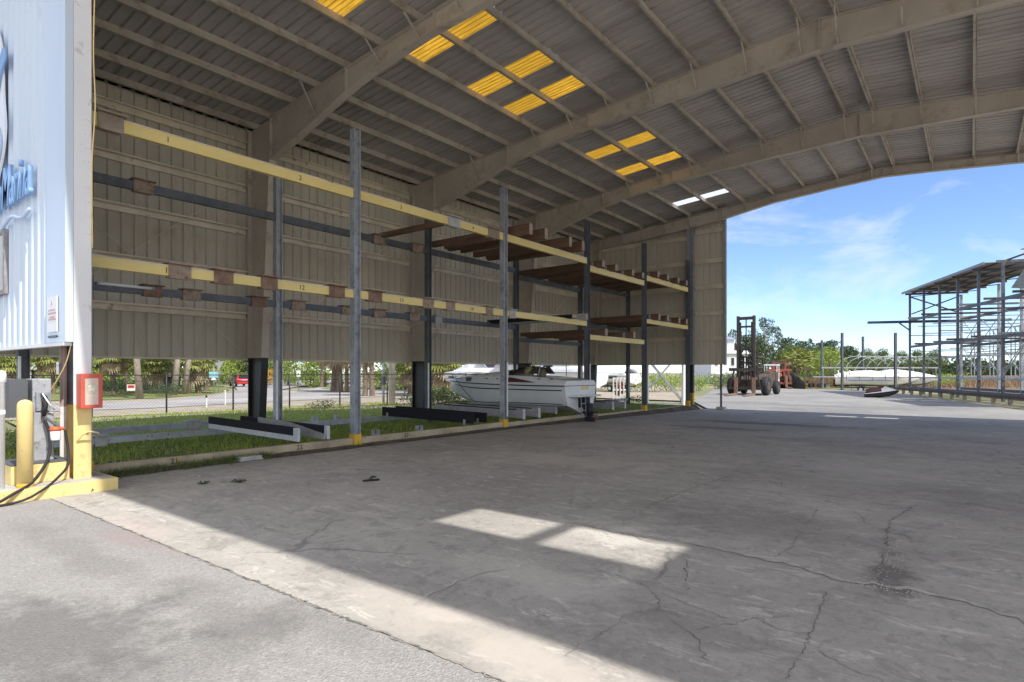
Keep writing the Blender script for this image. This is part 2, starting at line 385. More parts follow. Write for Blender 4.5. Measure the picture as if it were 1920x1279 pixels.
# cracks, the patched joint and the edge of the slab
def ribbon(mb, pts, w, z=.004, jit=.03, step=.12):
    out=[]
    for a,b in zip(pts[:-1],pts[1:]):
        a=Vector(a);b=Vector(b); n=max(1,int((b-a).length/step))
        for i in range(n): out.append(a.lerp(b,i/n))
    out.append(Vector(pts[-1]))
    vs=[]
    for i,p in enumerate(out):
        d=(out[min(i+1,len(out)-1)]-out[max(i-1,0)]); d.z=0; d.normalize(); nrm=Vector((-d.y,d.x,0))
        o=nrm*random.gauss(0,jit); ww=w*(.45+random.random()*.9)*.5
        for s_ in (-1,1):
            q=p+o+nrm*ww*s_; vs.append((q.x,q.y,zg(q.y)+z))
    mb.add(vs,[(2*i,2*i+1,2*i+3,2*i+2) for i in range(len(out)-1)])
P8=lambda s:[gp(960+x/2,760+y/2) for x,y in s]
ck=MB()
for s,w in (([(300,610),(480,665),(545,720),(550,765),(600,810),(690,870),(730,960)],.016),([(690,845),(850,815),(910,800),(1050,790)],.014),
    ([(560,700),(640,740),(820,800)],.012),([(650,580),(655,650),(655,700)],.022),([(1170,700),(1150,780),(1110,880),(1050,970),(1030,1030)],.02),
    ([(910,800),(1000,840),(1120,860)],.014),([(540,770),(420,790),(370,840),(280,890),(200,940)],.012),([(1070,490),(1050,530),(980,570)],.018),
    ([(1090,330),(1240,345),(1380,370),(1500,385)],.03),([(500,385),(640,325),(740,290),(850,255)],.03),([(930,240),(1010,285),(1010,310)],.03),
    ([(1150,920),(1250,980),(1400,1035)],.014),([(1500,385),(1420,430),(1400,520),(1385,600),(1370,660)],.045),([(1140,380),(1130,430),(1090,450)],.02)):
    ribbon(ck,P8(s),w*.42,.004,.011,.035)
M['crack']=mat('crack_dark',(.22,.20,.175),.95,0,.4,6,(.36,.33,.29),.5,3)
tag(ck.build('floor_crack',M['crack']),kind='structure')
jt=MB()
ribbon(jt,P8([(230,440),(420,480),(640,510),(860,560),(1080,605),(1240,660),(1480,690),(1700,735),(1900,800),(2100,870)]),.07,.006,.02,.07)
M['joint']=mat('patched_joint',(.46,.43,.385),.9,0,.25,5,(.30,.28,.25),.52,7,bp=.2)
tag(jt.build('floor_joint',M['joint']),kind='structure')
jl=MB()
ribbon(jl,P8([(1090,136),(1200,143),(1290,150),(1480,163),(1580,174)]),.07,.006,.02,.2)
ribbon(jl,[gp(530,1038),gp(575,1010),gp(610,990)],.010,.006,.012,.05); ribbon(jl,[gp(785,1125),gp(870,1085),gp(950,1065)],.014,.006,.015,.05)
M['pale']=mat('pale_filler',(.52,.48,.43),.9,0,.15,5)
tag(jl.build('joint_filler',M['pale']),kind='structure')
eg=MB(); ribbon(eg,[(-9.3,2.49,0),(-5,2.49,0),(0,2.49,0),(8,2.49,0)],.020,.0045,.009,.04)
tag(eg.build('slab_edge',M['crack']),kind='structure')
# loose gravel on the floor
gv=MB()
for cx,cy,n,sx,sy,s0 in ((1110,855,500,1.1,.35,.009),(1000,868,200,.7,.3,.009),(1150,1000,330,.5,.2,.008),(1060,985,120,.3,.15,.008),(1665,1060,160,.10,.45,.008),(1655,1102,120,.2,.06,.009),(700,860,120,.9,.3,.007)):
    c=gp(cx,cy)
    for _ in range(n):
        x=c.x+random.gauss(0,sx); y=c.y+random.gauss(0,sy); s=s0*(.4+random.random()); z=zg(y)
        a=random.random()*6.3
        gv.add([(x+s*math.cos(a),y+s*math.sin(a),z),(x+s*math.cos(a+2.1),y+s*math.sin(a+2.1),z),(x+s*math.cos(a+4.2),y+s*math.sin(a+4.2),z),(x,y,z+s*.8)],[(0,1,3),(1,2,3),(2,0,3)])
tag(gv.build('gravel',mat('grey_gravel',(.33,.30,.26),.9,0,.3,30)),kind='stuff')

# ================================================================ BOAT STORAGE SHED
XR=-2.9; XW=-17.0; XE=2*XR-XW
FR=[2.85,9.35,15.9,22.45,29.0]
zr=lambda X: 10.115-.092*abs(X-XR)
zs=lambda X: zr(X)+.21
ROOFY=(2.3,29.35)
shed=empty('boat_storage_shed','huge open sided steel shed with gabled ribbed roof and tan rear walls','shed',(-3,16,0))
bld=lambda mb,name,m,**k: mb.build(name,m,shed,world=True,**k)
PL=[-16.85,-15.95,-14.8,-13.67,-12.4,-11.1,-9.78,-8.47,-7.17,-5.9,-4.58,-3.3]
PX=PL+[2*XR-x for x in PL[::-1]]
# ribbed roof sheets, open where the skylights sit
SKY=[]    # (y0,y1,purlin index i: between PX[i],PX[i+1], kind)
def sky(y0,y1,kind,side):
    i0=5 if side<0 else len(PX)-8
    SKY.append((y0,y1,i0,kind)); SKY.append((y0,y1,i0+1,kind))
for y in (7.5,9.97,12.35,13.95,18.75,21.05): sky(y,y+.74,'yellow',-1)
sky(26.7,27.35,'white',-1)
sky(3.95,4.72,'clear',1); sky(26.55,27.2,'clear',1)
for y in (8.6,12.0,19.3): sky(y,y+.74,'yellow',1)
def ribs(a,b,pitch=.305,h=.045):
    """(coordinate, height) pairs of a ribbed sheet"""
    out=[(a,0)]; n=max(1,round((b-a)/pitch)); p=(b-a)/n
    for k in range(n):
        o=a+k*p
        out += [(o+p*.36,0),(o+p*.44,h),(o+p*.56,h),(o+p*.64,0)]
    out.append((b,0)); return out
edges=sorted(set([ROOFY[0],ROOFY[1]]+[q for s in SKY for q in s[:2]]))
prof=[]
for a,b in zip(edges[:-1],edges[1:]):
    seg=ribs(a,b,.27); prof += seg if not prof else seg[1:]
def roof_patch(mb, xs, pr, skip=None):
    vs=[(x,y,zs(x)+h) for x in xs for y,h in pr]; n=len(pr); fs=[]
    for i in range(len(xs)-1):
        for k in range(n-1):
            ym=(pr[k][0]+pr[k+1][0])/2; xm=(xs[i]+xs[i+1])/2
            if skip and skip(xm,ym): continue
            fs.append((i*n+k,(i+1)*n+k,(i+1)*n+k+1,i*n+k+1))
    mb.add(vs,fs)
def skip(xm,ym):
    return any(s[0]<ym<s[1] and PX[s[2]]<xm<PX[s[2]+1] for s in SKY)
for side in (0,1):
    xs=[x for x in PX if (x<XR)==(side==0)]
    xs=[XW-.3]+xs+[XR] if side==0 else [XR]+xs+[XE+.3]
    mb=MB(); roof_patch(mb,xs,prof,skip)
    for i in range(len(xs)-1):       # thin end lap lines of the sheets
        pass
    bld(mb,'roof_panel',M['ceil'])
rc=MB(); rc.prism([(XR-.25,ROOFY[0],zs(XR)+.0),(XR,ROOFY[0],zs(XR)+.06),(XR+.25,ROOFY[0],zs(XR)+.0)],(0,ROOFY[1]-ROOFY[0],0)); bld(rc,'ridge_cap',M['ceil'])
def skymat(name,c,tr,transp,wv=True):
    m,nt,bs=newmat(name); v=coords(nt,(.5,9,1))
    col=mix(nt,mul(nt,ramp(nt,noise(nt,coords(nt),.45,3,.6),.38,.6),.6),mix(nt,ramp(nt,noise(nt,v,3.0,8,.8),.42,.62),c,[x*.30 for x in c]),[x*.5 for x in c]) if wv else None
    t=nt.nodes.new('ShaderNodeBsdfTranslucent'); tp=nt.nodes.new('ShaderNodeBsdfTransparent')
    if wv: L(nt,col,t.inputs['Color'])
    else: t.inputs['Color'].default_value=(*c,1)
    tp.inputs['Color'].default_value=(*[min(1,x*1.05) for x in c],1)
    a=nt.nodes.new('ShaderNodeMixShader'); a.inputs[0].default_value=transp
    L(nt,t.outputs[0],a.inputs[1]); L(nt,tp.outputs[0],a.inputs[2])
    b=nt.nodes.new('ShaderNodeMixShader'); b.inputs[0].default_value=1-tr
    L(nt,a.outputs[0],b.inputs[1]); L(nt,bs.outputs[0],b.inputs[2]); bs.inputs['Base Color'].default_value=(*c,1)
    L(nt,b.outputs[0],nt.nodes['Material Output'].inputs['Surface'])
    return m
M['sky_yellow']=skymat('yellow_fibreglass',(.66,.36,.035),.9,.0)
M['sky_white']=skymat('white_fibreglass',(.85,.86,.88),.92,.3,False)
M['sky_clear']=skymat('clear_polycarbonate',(.99,.99,.99),.99,.98,False)
for y0,y1,i,kd in SKY:
    mb=MB(); roof_patch(mb,[PX[i],PX[i+1]],[(y,h+.004) for y,h in ribs(y0-.03,y1+.03,.14,.02)])
    bld(mb,'skylight',M['sky_'+kd])
for Y in (ROOFY[0],ROOFY[1]-.03):
    mb=MB()
    for x0,x1 in ((XW-.3,XR),(XR,XE+.3)):
        mb.prism([(x0,Y,zr(x0)-.06),(x1,Y,zr(x1)-.06),(x1,Y,zs(x1)+.05),(x0,Y,zs(x0)+.05)],(0,.03,0))
    bld(mb,'rake_trim',M['frame'])
# purlins (Z sections), the whole length of the shed
for x in PX:
    z0,z1=zr(x)+.002,zs(x)-.004; mb=MB(); y0,y1=ROOFY[0]+.04,ROOFY[1]-.04; s=1 if x<XR else -1
    mb.box(x-.012,x+.012,y0,y1,z0,z1); mb.box(x,x+s*.075,y0,y1,z0,z0+.014) if s>0 else mb.box(x-.075,x,y0,y1,z0,z0+.014)
    mb.box(x-.07,x-.012,y0,y1,z1-.012,z1-.002)
    bld(mb,'purlin',M['purlin'])
# frames
BOT=[(-15.85,7.72),(-14.5,8.06),(-12.4,8.65),(-11.4,8.86),(-9.5,9.10),(-7.3,9.21),(-4.6,9.31),(-2.9,9.37)]
BOT4=[(-16.2,8.40),(-13.8,8.56),(-11,8.82),(-9.5,9.02),(-7.2,9.42),(-4.6,9.64),(-2.9,9.75)]
def rafter(Y, bot):
    mb=MB(); left=[(x,z) for x,z in bot]; allb=left+[(2*XR-x,z) for x,z in left[:-1][::-1]]
    kn=allb[0][0]
    n=len(allb); th=.008
    top=[(x,zr(x)) for x,_ in allb]
    for s in (-1,1):
        vs=[(x,Y+s*th,z) for x,z in allb]+[(x,Y+s*th,z) for x,z in top]
        fs=[(i,i+1,n+i+1,n+i) for i in range(n-1)]
        mb.add(vs,fs if s<0 else [f[::-1] for f in fs])
    for (pa,pb) in list(zip(allb[:-1],allb[1:]))+list(zip(top[:-1],top[1:])):
        mb.bar((pa[0],Y,pa[1]),(pb[0],Y,pb[1]),.22,.018,(0,0,1))
    for x in ([-12.4,-9.3,-2.9,3.5,6.6] if bot is BOT else [-9.5,-2.9,3.7]):       # web stiffeners / splice plates
        zb=np.interp(x,[a for a,_ in allb],[b for _,b in allb])
        mb.box(x-.012,x+.012,Y-.10,Y+.10,zb,zr(x))
    bld(mb,'rafter',M['frame'])
def column(Y, sgn, kx, kz, bx, lower=True):
    """tapered column at the long wall: outer face at XW, inner face from (bx,0) to (kx,kz)"""
    def X(x): return x if sgn<0 else 2*XR-x
    def xin(z): return bx+(kx-bx)*z/kz
    for nm,z0,z1,m in (('column',2.07,zr(XW),M['frame']),('column_base',-.25,2.07,M['black_paint'])):
        mb=MB(); zt=min(z1,kz)
        poly=[(X(XW),Y-.008,z0),(X(xin(z0)),Y-.008,z0),(X(xin(zt)),Y-.008,zt)]
        if z1>kz: poly.append((X(kx+.02),Y-.008,zr(kx)))
        poly.append((X(XW),Y-.008,z1))
        mb.prism(poly,(0,.016,0))
        mb.bar((X(XW+.01),Y,z0),(X(XW+.01),Y,z1),.22,.018,(1,0,0))
        mb.bar((X(xin(z0)),Y,z0),(X(xin(zt)),Y,zt),.22,.018,(1,0,0))
        if z1>kz:
            mb.box(min(X(kx-.01),X(kx+.01)),max(X(kx-.01),X(kx+.01)),Y-.1,Y+.1,kz,zr(kx))
        bld(mb,nm,m)
for Y in FR:
    end=Y in (FR[0],FR[-1])
    rafter(Y,BOT4 if end else BOT)
    for sgn in (-1,1):
        if sgn>0 and Y==FR[0]: pass
        column(Y,sgn,*((-16.2,8.40,-16.55) if end else (-15.85,7.72,-16.42)))
# flange braces: from purlin down to the lower flange of the rafter
for Y in FR[1:]:
    bt=BOT4 if Y==FR[-1] else BOT
    bx=[a for a,_ in bt]+[2*XR-a for a,_ in bt[::-1]]; bz=[b for _,b in bt]+[b for _,b in bt[::-1]]
    for i,x in enumerate(PX[2:-2]):
        if Y<29 and x<-12 and i%2==0: continue
        zb=float(np.interp(x,bx,bz))
        mb=MB().bar((x,Y-(.55 if Y<29 else .3),zr(x)+.05),(x,Y-.03,zb+.02),.035,.035)
        bld(mb,'flange_brace',M['purlin'])
# walls --------------------------------------------------------------
def wall_x(X, y0,y1,z0,z1f, sgn):
    mb=MB(); pr=ribs(y0,y1,.305,.042*sgn); n=len(pr)
    mb.add([(X+h,y,z0) for y,h in pr]+[(X+h,y,z1f) for y,h in pr],[(i,i+1,n+i+1,n+i) for i in range(n-1)]); return mb
def wall_y(Y, x0,x1,z0,sgn,pitch=.305,h=.03):
    mb=MB(); pr=ribs(x0,x1,pitch,h*sgn); n=len(pr)
    mb.add([(x,Y+h_,z0) for x,h_ in pr]+[(x,Y+h_,zs(x)-.02) for x,h_ in pr],[(i,i+1,n+i+1,n+i) for i in range(n-1)]); return mb
bld(wall_x(XW-.2,2.75,29.25,2.06,zs(XW)-.05,-1),'wall_panel',M['wall'])
bld(wall_y(29.22,XW-.2,-9.5,2.02,1),'wall_panel',M['wall'])
M['blue_wall']=mat('pale_blue_wall_sheet',(.60,.68,.78),.38,0,.05,.8,(.54,.61,.70),.6,2.2,stretch=(1,1,.3))
bld(wall_y(2.78,XW-.2,-10.62,2.07,-1,.31,.035),'wall_panel',M['blue_wall'])
tr=MB(); tr.box(-10.66,-9.852,2.745,2.838,2.07,zs(-10.6)-.03); bld(tr,'corner_trim',M['blue_wall'])
tr=MB(); tr.box(XW-.22,-9.9,2.74,2.84,2.02,2.066); bld(tr,'wall_base_trim',M['white_col'])
tr=MB(); tr.box(-9.5,-9.40,29.12,29.26,2.0,zs(-9.5)-.03); bld(tr,'corner_trim',M['grey_box'])
tr=MB(); tr.box(XW-.26,XW-.20,2.35,29.3,zs(XW)-.12,zs(XW)+.03); bld(tr,'eave_trim',M['frame'])
tr=MB(); tr.box(XW-.24,XW-.12,2.85,29.2,2.0,2.055); bld(tr,'wall_base_trim',M['girt'])
for z in (8.38,7.1,5.83,4.55,3.32):
    for a,b in zip(FR[:-1],FR[1:]):
        mb=MB(); y0,y1=a+.11,b-.11
        mb.box(XW-.16,XW-.13,y0,y1,z-.1,z+.1); mb.box(XW-.13,XW-.01,y0,y1,z+.088,z+.1); mb.box(XW-.02,XW-.008,y0,y1,z+.05,z+.088)
        bld(mb,'girt',M['girt'])
    for x0,x1 in ((XW+.5,-11.12),(-10.9,-9.55)):
        if z>8: 
            zz=z if x0<-11 else z+.2
        else: zz=z
        mb=MB(); mb.box(x0,x1,29.14,29.17,zz-.09,zz+.09); mb.box(x0,x1,29.04,29.14,zz+.078,zz+.09); mb.box(x0,x1,29.04,29.05,zz+.05,zz+.078)
        bld(mb,'girt',M['girt'])
def hcol(mb,x0,x1,Y,z0,z1,w=.2):
    mb.box(x0,x0+.016,Y-w/2,Y+w/2,z0,z1); mb.box(x1-.016,x1,Y-w/2,Y+w/2,z0,z1); mb.box(x0+.016,x1-.016,Y-.008,Y+.008,z0,z1); return mb
# end-wall column at the far gable
bld(hcol(MB(),-11.25,-10.95,29.0,2.03,8.8),'column',M['galv'])
bld(hcol(MB(),-11.25,-10.95,29.0,.62,2.03),'column_base',M['black_paint'])
bld(hcol(MB(),-11.25,-10.95,29.0,-.2,.62),'column_base',M['yellow_dk'])
bld(MB().box(-9.66,-9.58,29.05,29.13,-.08,2.03),'corner_post',M['galv_dk'])
bld(MB().box(-9.8,-9.42,28.9,29.25,-.2,-.03),'corner_post_footing',M['conc'])
# front corner column: white above, cream below, its web black over yellow deepened to paint in its shade
col=MB(); col.box(-9.868,-9.85,2.842,3.052,1.20,9.0); bld(col,'column',M['white_col'])
col=MB(); col.box(-9.868,-9.85,2.842,3.052,.165,1.20); bld(col,'column_base',M['cream'])
col=MB(); col.box(-10.5,-10.482,2.86,3.04,1.15,2.1); bld(col,'column_flange',M['grey_pink'])
col=MB(); col.box(-10.5,-10.482,2.86,3.04,.165,1.15); bld(col,'column_flange',M['white_col'])
col=MB(); col.box(-10.482,-9.868,2.94,2.956,1.18,9.0); bld(col,'column_web',M['black_paint'])
col=MB(); col.box(-10.482,-9.868,2.94,2.956,.165,1.18); bld(col,'column_web',M['yellow_dk'])
bl=MB()
for z in (5.2,5.0,4.8,4.62,4.25,4.05,3.85,3.6):
    bl.tube((-9.85,2.97,z),(-9.838,2.97,z),.014,n=6); bl.tube((-9.85,3.02,z),(-9.838,3.02,z),.014,n=6)
bld(bl,'bolt',M['white'])
# cross bracing rods on the long wall
for a,b in ((0,1),(1,2),(2,3),(3,4)):
    for (z0,z1) in ((2.2,7.2),(7.2,2.2)):
        bld(MB().tube((XW-.05,FR[a]+.2,z0),(XW-.05,FR[b]-.2,z1),.010,n=5),'brace_rod',M['girt'])

# the sign on the blue front wall -------------------------------------
WY=2.735
M['sign_blue']=mat('sign_blue',(.24,.40,.66),.4,0,.08,3)
M['sign_pale']=mat('sign_pale_blue',(.46,.58,.78),.4,0,.06,3)
M['sign_white']=mat('sign_white',(.80,.82,.86),.4,0,.05,3)
sg=empty('marina_sign','raised blue script lettering and rounded bird emblem on the pale blue wall','sign',(-12.8,WY,5))
def blob(pts, y, th, name, m):
    out=[]; n=len(pts)
    for i in range(n):                      # closed Catmull-Rom
        p0,p1,p2,p3=[np.array(pts[(i+k-1)%n]) for k in range(4)]
        for t in np.linspace(0,1,7)[:-1]:
            q=.5*((2*p1)+(-p0+p2)*t+(2*p0-5*p1+4*p2-p3)*t*t+(-p0+3*p1-3*p2+p3)*t**3)
            out.append((q[0],y,q[1]))
    MB().prism(out,(0,-th,0)).build(name,m,sg,world=True)
blob([(-14.2,7.35),(-13.3,7.55),(-12.85,7.2),(-12.7,6.7),(-12.65,6.2),(-12.55,5.6),(-12.9,5.0),(-13.6,4.6),(-14.3,4.9),(-14.6,6)],WY-.03,.03,'emblem_back',M['sign_white'])
blob([(-14.3,7.25),(-13.35,7.42),(-12.98,7.1),(-12.85,6.7),(-13.05,6.75),(-13.3,7.0),(-13.9,7.05)],WY-.062,.02,'emblem_crest',M['sign_pale'])
blob([(-13.7,6.35),(-13.2,6.45),(-12.75,6.85),(-12.5,6.95),(-12.42,6.75),(-12.65,6.6),(-12.95,6.2),(-13.4,5.9),(-13.8,6.0)],WY-.064,.025,'emblem_neck',M['sign_blue'])
blob([(-14.2,5.7),(-13.5,5.85),(-12.95,5.8),(-12.68,5.5),(-12.85,5.15),(-13.4,4.85),(-14.1,5.0)],WY-.066,.02,'emblem_wing',M['sign_pale'])
TM=Matrix.Translation((-12.3,WY-.05,4.62))@Matrix.Rotation(R(90),4,'X')@Matrix.Scale(1.7,4,(0,1,0))
t=text_mesh('lettering','on Marina',.56,M['sign_blue'],sg,.03,.22,TM,.002); t.location=-Vector(sg.location)
fl_=MB(); fl_.path([(-13.9+i*.19,WY-.05,4.05+.06*math.sin(i*.9)+.004*i) for i in range(15)],[.028]*15,6)
fl_.build('underline',M['sign_pale'],sg,world=True,smooth=True)
nb=empty('notice_board','weathered white board in a dark frame on the pale blue wall','notice board',(-13.6,WY,3.5))
MB().box(-14.5,-12.72,WY-.03,WY,3.02,3.95).build('board',M['board_w'],nb,world=True)
f=MB(); f.box(-14.56,-12.64,WY-.05,WY,3.95,4.02); f.box(-14.56,-12.64,WY-.05,WY,2.95,3.02); f.box(-12.72,-12.64,WY-.05,WY,3.02,3.95)
f.build('frame',mat('dark_wood_frame',(.27,.25,.25),.7,0,.3,5,(.5,.5,.52),.6,8),nb,world=True)
ws=empty('warning_sign','small white notice with faint pink lines low on the blue wall','sign',(-10.3,WY,2.4))
MB().box(-10.55,-10.12,WY-.012,WY,2.22,2.72).build('plate',M['white'],ws,world=True)
M['pinkline']=mat('faded_red_print',(.55,.35,.38),.6,0,.2,9)
pl=MB()
pl.prism([(-10.37,WY-.0125,2.60),(-10.30,WY-.0125,2.60),(-10.335,WY-.0125,2.67)],(0,-.003,0))
for z,w in ((2.53,.30),(2.485,.33),(2.43,.22),(2.40,.31)):
    k=-10.335-w/2
    while k<-10.335+w/2-.01:
        q=.012+random.random()*.03; pl.box(k,k+q,WY-.0155,WY-.0125,z-.012,z+.012); k+=q+.008
pl.build('print',M['pinkline'],ws,world=True)
MB().box(-10.52,-10.15,WY-.012,WY,2.14,2.17).build('stamp_strip',M['darkstripe'],ws,world=True)
# ================================================================ BOAT RACK
rack=empty('boat_rack','tall steel boat rack along the shed wall with pale yellow numbered beams','boat rack',(-12.5,15,0))
rk=lambda mb,name,m,**k: mb.build(name,m,rack,world=True,**k)
XF,XB=-10.9,-14.2
PF=[3.28,8.42,13.75,18.55,23.25,28.1]; PB=[3.3,8.52,13.9,18.7,23.55,28.35]
def hpost(x,y,z0,z1,w=.17,d=.16):
    mb=MB()
    mb.box(x-d/2,x+d/2,y-w/2,y-w/2+.016,z0,z1); mb.box(x-d/2,x+d/2,y+w/2-.016,y+w/2,z0,z1); mb.box(x-.008,x+.008,y-w/2+.016,y+w/2-.016,z0,z1); return mb
for i,y in enumerate(PF):
    rk(hpost(XF,y,zg(y)+.0,7.07),'post',M['galv'] if i<3 else M['galv_dk'])
    sl=MB(); sl.box(XF-.1,XF+.1,y-.105,y+.105,zg(y),zg(y)+.03); sl.box(XF+.083,XF+.095,y-.1,y+.1,zg(y)+.03,.27)
    sl.box(XF-.09,XF+.083,y-.103,y-.09,zg(y)+.03,.27); rk(sl,'post_foot',M['yellow_dk'])
for i,y in enumerate(PB):
    rk(hpost(XB,y,-.1,6.9),'post',M['galv_dk'] if i!=1 else M['galv'])
    rk(MB().box(XB+.085,XB+.115,y-.1,y-.06,.35,1.95),'guide_strip',M['white'])
rk(MB().box(XF+.084,XF+.115,PF[2]+.03,PF[2]+.06,.35,1.95),'guide_strip',M['white'])
rk(MB().box(XF+.084,XF+.115,PF[3]+.03,PF[3]+.06,.35,1.95),'guide_strip',M['white'])
UP=[5.61,5.61,5.61,5.37,5.62]; LO=[3.38,3.38,3.38,2.90,3.80]
TX=Matrix(((0,0,1,0),(1,0,0,0),(0,1,0,0),(0,0,0,1)))      # text plane facing +x
def number(beam, s, y, z, x, size=.135):
    t=text_mesh('number',s,size,M['dark'],beam,.002,0,Matrix.Translation((x,y,z))@TX,0)
    return t
for b in range(5):
    for zc,h,nums in ((UP[b],.19,{0:(('1',315),('2',563)),1:(('3',752),('4',887))}),(LO[b],.165,{0:(('11',316),('12',566)),1:(('13',753),('14',885))})):
        y0,y1=PF[b]+.09,PF[b+1]-.09; mb=MB()
        mb.box(XF-.045,XF+.05,y0,y1,zc-h/2,zc+h/2)
        beam=rk(mb,'beam',M['yellow_beam'])
        rk(MB().box(XF-.06,XF+.062,y0,y1,zc+h/2+.001,zc+h/2+.018),'beam_cap',M['girt'])
        for s,px in nums.get(b,()):
            number(beam,s,along(px,XF+.05),zc,XF+.0515)
        y0,y1=PB[b]+.09,PB[b+1]-.09
        rk(MB().box(XB-.045,XB+.05,y0,y1,zc+.03-h/2,zc+.03+h/2),'back_beam',M['galv_dk'])
    y0,y1=PF[b]+.11,PF[b+1]-.11; z0=zg((y0+y1)/2)+.045
    gb=rk(MB().box(XF-.05,XF+.06,y0,y1,z0,z0+.15),'ground_beam',M['ground_beam'])
    for s,px in {0:(('21',327),('22',562)),1:(('23',762),)}.get(b,()):
        number(gb,s,along(px,XF+.06),z0+.075,XF+.0615)
    y0,y1=PB[b]+.09,PB[b+1]-.09
    rk(MB().box(XB-.05,XB+.05,y0,y1,.18,.31),'back_beam',M['galv'])
rk(MB().box(-16.7,-16.6,3.6,8.6,.16,.30),'back_beam',M['galv'])
# worn grey patch at the start of beam 1
def saddle(X,y,z,h,ln,m,name='saddle',lid=.16):
    mb=MB(); t=.012; w=.062
    mb.box(X+w,X+w+t,y-ln/2,y+ln/2,z-h/2-.03,z+h/2+.035); mb.box(X-w-t,X-w,y-ln/2,y+ln/2,z-h/2-.03,z+h/2+.035)
    mb.box(X-lid,X+lid,y-ln/2-.03,y+ln/2+.03,z+h/2+.036,z+h/2+.06)
    mb.box(X+w+t,X+w+.04,y-ln/2,y+ln/2,z-h/2-.042,z-h/2-.03)
    rk(mb,name,m)
def row(X,z,h,lst,ms):
    for k,(a,b) in enumerate(lst):
        y0,y1=along(a,X+.06),along(b,X+.06); saddle(X,(y0+y1)/2,z,h,y1-y0,M[ms[k%len(ms)]])
row(XF,3.38,.165,((316,358),(401,437),(489,520)),('rust2','rust','rust'))
row(XF,3.38,.165,((617,646),(691,716),(793,813),(837,853),(911,924),(955,966)),('rust','rust','rust2','rust2','rust2','grey_saddle'))
row(XB,3.41,.165,((269,304),(343,376),(472,501),(547,572),(642,658),(701,722),(768,787),(816,829)),('rust','rust2','rust','rust2','rust2','rust2','rust2','grey_saddle'))
row(XB,5.64,.19,((250,288),(701,722),(774,793)),('rust2','rust2','rust2'))
row(XF,5.61,.19,((183,232),(840,862),(915,936)),('timber_grey','grey_saddle','rust2'))
row(XB,.245,.13,((178,200),),('grey_saddle',))
row(-16.65,.23,.14,((352,374),),('grey_saddle',))
for px in (704,786,1085):
    y=along(px,XF); mb=MB(); z=zg(y)+.2; mb.box(XF-.05,XF+.05,y-.08,y-.065,z,z+.13); mb.box(XF-.05,XF+.05,y+.065,y+.08,z,z+.13); mb.box(XF-.05,XF+.05,y-.065,y+.065,z,z+.012)
    rk(mb,'bunk_bracket',M['galv'])
for px in (590,632,437):
    y=along(px,XB); mb=MB(); mb.box(XB-.05,XB+.05,y-.08,y-.06,.31,.46); mb.box(XB-.05,XB+.05,y+.06,y+.08,.31,.46); mb.box(XB-.05,XB+.05,y-.06,y+.06,.312,.325); rk(mb,'bunk_bracket',M['galv'])
wl=empty('pipe_length','short length of bright white pipe lying along the lower back rack beam','pipe',(XB+.08,along(234,XB),3.47))
MB().tube((0,-.52,0),(0,.52,0),.032,n=10).build('pipe',M['white'],wl,smooth=True)
for s in (-.52,.52): MB().tube((0,s-.02 if s<0 else s-.03,0),(0,s+.03 if s<0 else s+.02,0),.04,n=10).build('end_cap',M['grey_box'],wl)
bk=empty('block_stack','stack of white blocks under the ground rack beam at the slab edge','blocks',(-10.72,along(468,-10.7),0))
y0,y1=along(447,-10.7),along(491,-10.7); n=3
for k in range(2):
    MB().box(-.12,.10,(y0-y1)/2+.02*k,(y1-y0)/2-.03*k,-.02+k*.055,.032+k*.052).build('block',M['conc'],bk,bevel=.006)

# timber bunks lying across the rack ---------------------------------
def bunk(Y,x0,x1,z,w,h,m,label,notch=.5,brackets=0,tilt=0,name='timber_bunk',group=None,cat='bunk'):
    t=empty(name,label,cat,((x0+x1)/2,Y,z),0,group); l=x1-x0
    poly=[(-l/2,0,h*.42),(-l/2+notch,0,h*.42),(-l/2+notch+.02,0,0),(l/2,0,0),(l/2,0,h),(-l/2,0,h)]
    poly=[(x,-w/2,zz-(tilt*x)) for x,_,zz in poly]
    MB().prism(poly,(0,w,0)).build('beam',m,t,bevel=.008)
    e=MB().box(l/2+.0005,l/2+.012,-w/2+.004,w/2-.004,.004-tilt*l/2,h-.004-tilt*l/2)
    e.build('sawn_end',M['timber_grey'],t)
    if brackets:
        for s in (-1,1):
            b=MB().box(l/2-.45,l/2-.35,s*(w/2)+(-.014 if s<0 else .001),s*(w/2)+(-.001 if s<0 else .014),-.06,h*.9); b.build('bracket',M['grey_box'],t)
    return t
G1='timber bunks lying across the upper rack level'
bunk(11.9,-14.35,-11.1,5.70,.10,.16,M['timber'],'slim lone brown timber on the upper rack behind number 3',.3,group=G1)
yb=PF[2]
bunk(14.35,-14.45,-10.35,5.73,.16,.33,M['timber'],'nearest thick brown timber bunk on the upper rack, beside the second tall post',.6,group=G1)
bunk(15.15,-14.45,-10.35,5.73,.16,.33,M['timber'],'second thick brown timber bunk beyond the second tall post on the upper rack',.6,group=G1)
bunk(16.55,-14.5,-10.35,5.73,.16,.33,M['timber'],'third thick brown timber bunk beyond the second tall post on the upper rack',.6,group=G1)
bunk(17.35,-14.5,-10.35,5.73,.16,.33,M['timber'],'fourth thick brown timber bunk beyond the second tall post, just before the third post',.6,group=G1)
for y,l in ((19.2,'dark brown timber bunk just beyond the third tall post on the upper rack'),(20.2,'second dark timber bunk beyond the third tall post on the upper rack'),(21.6,'third dark timber bunk beyond the third tall post on the upper rack'),(22.5,'dark timber bunk just before the fourth tall post on the upper rack')):
    bunk(y,-14.6,-10.6,5.47,.2,.24,M['timber'],l,.3,1,group=G1)
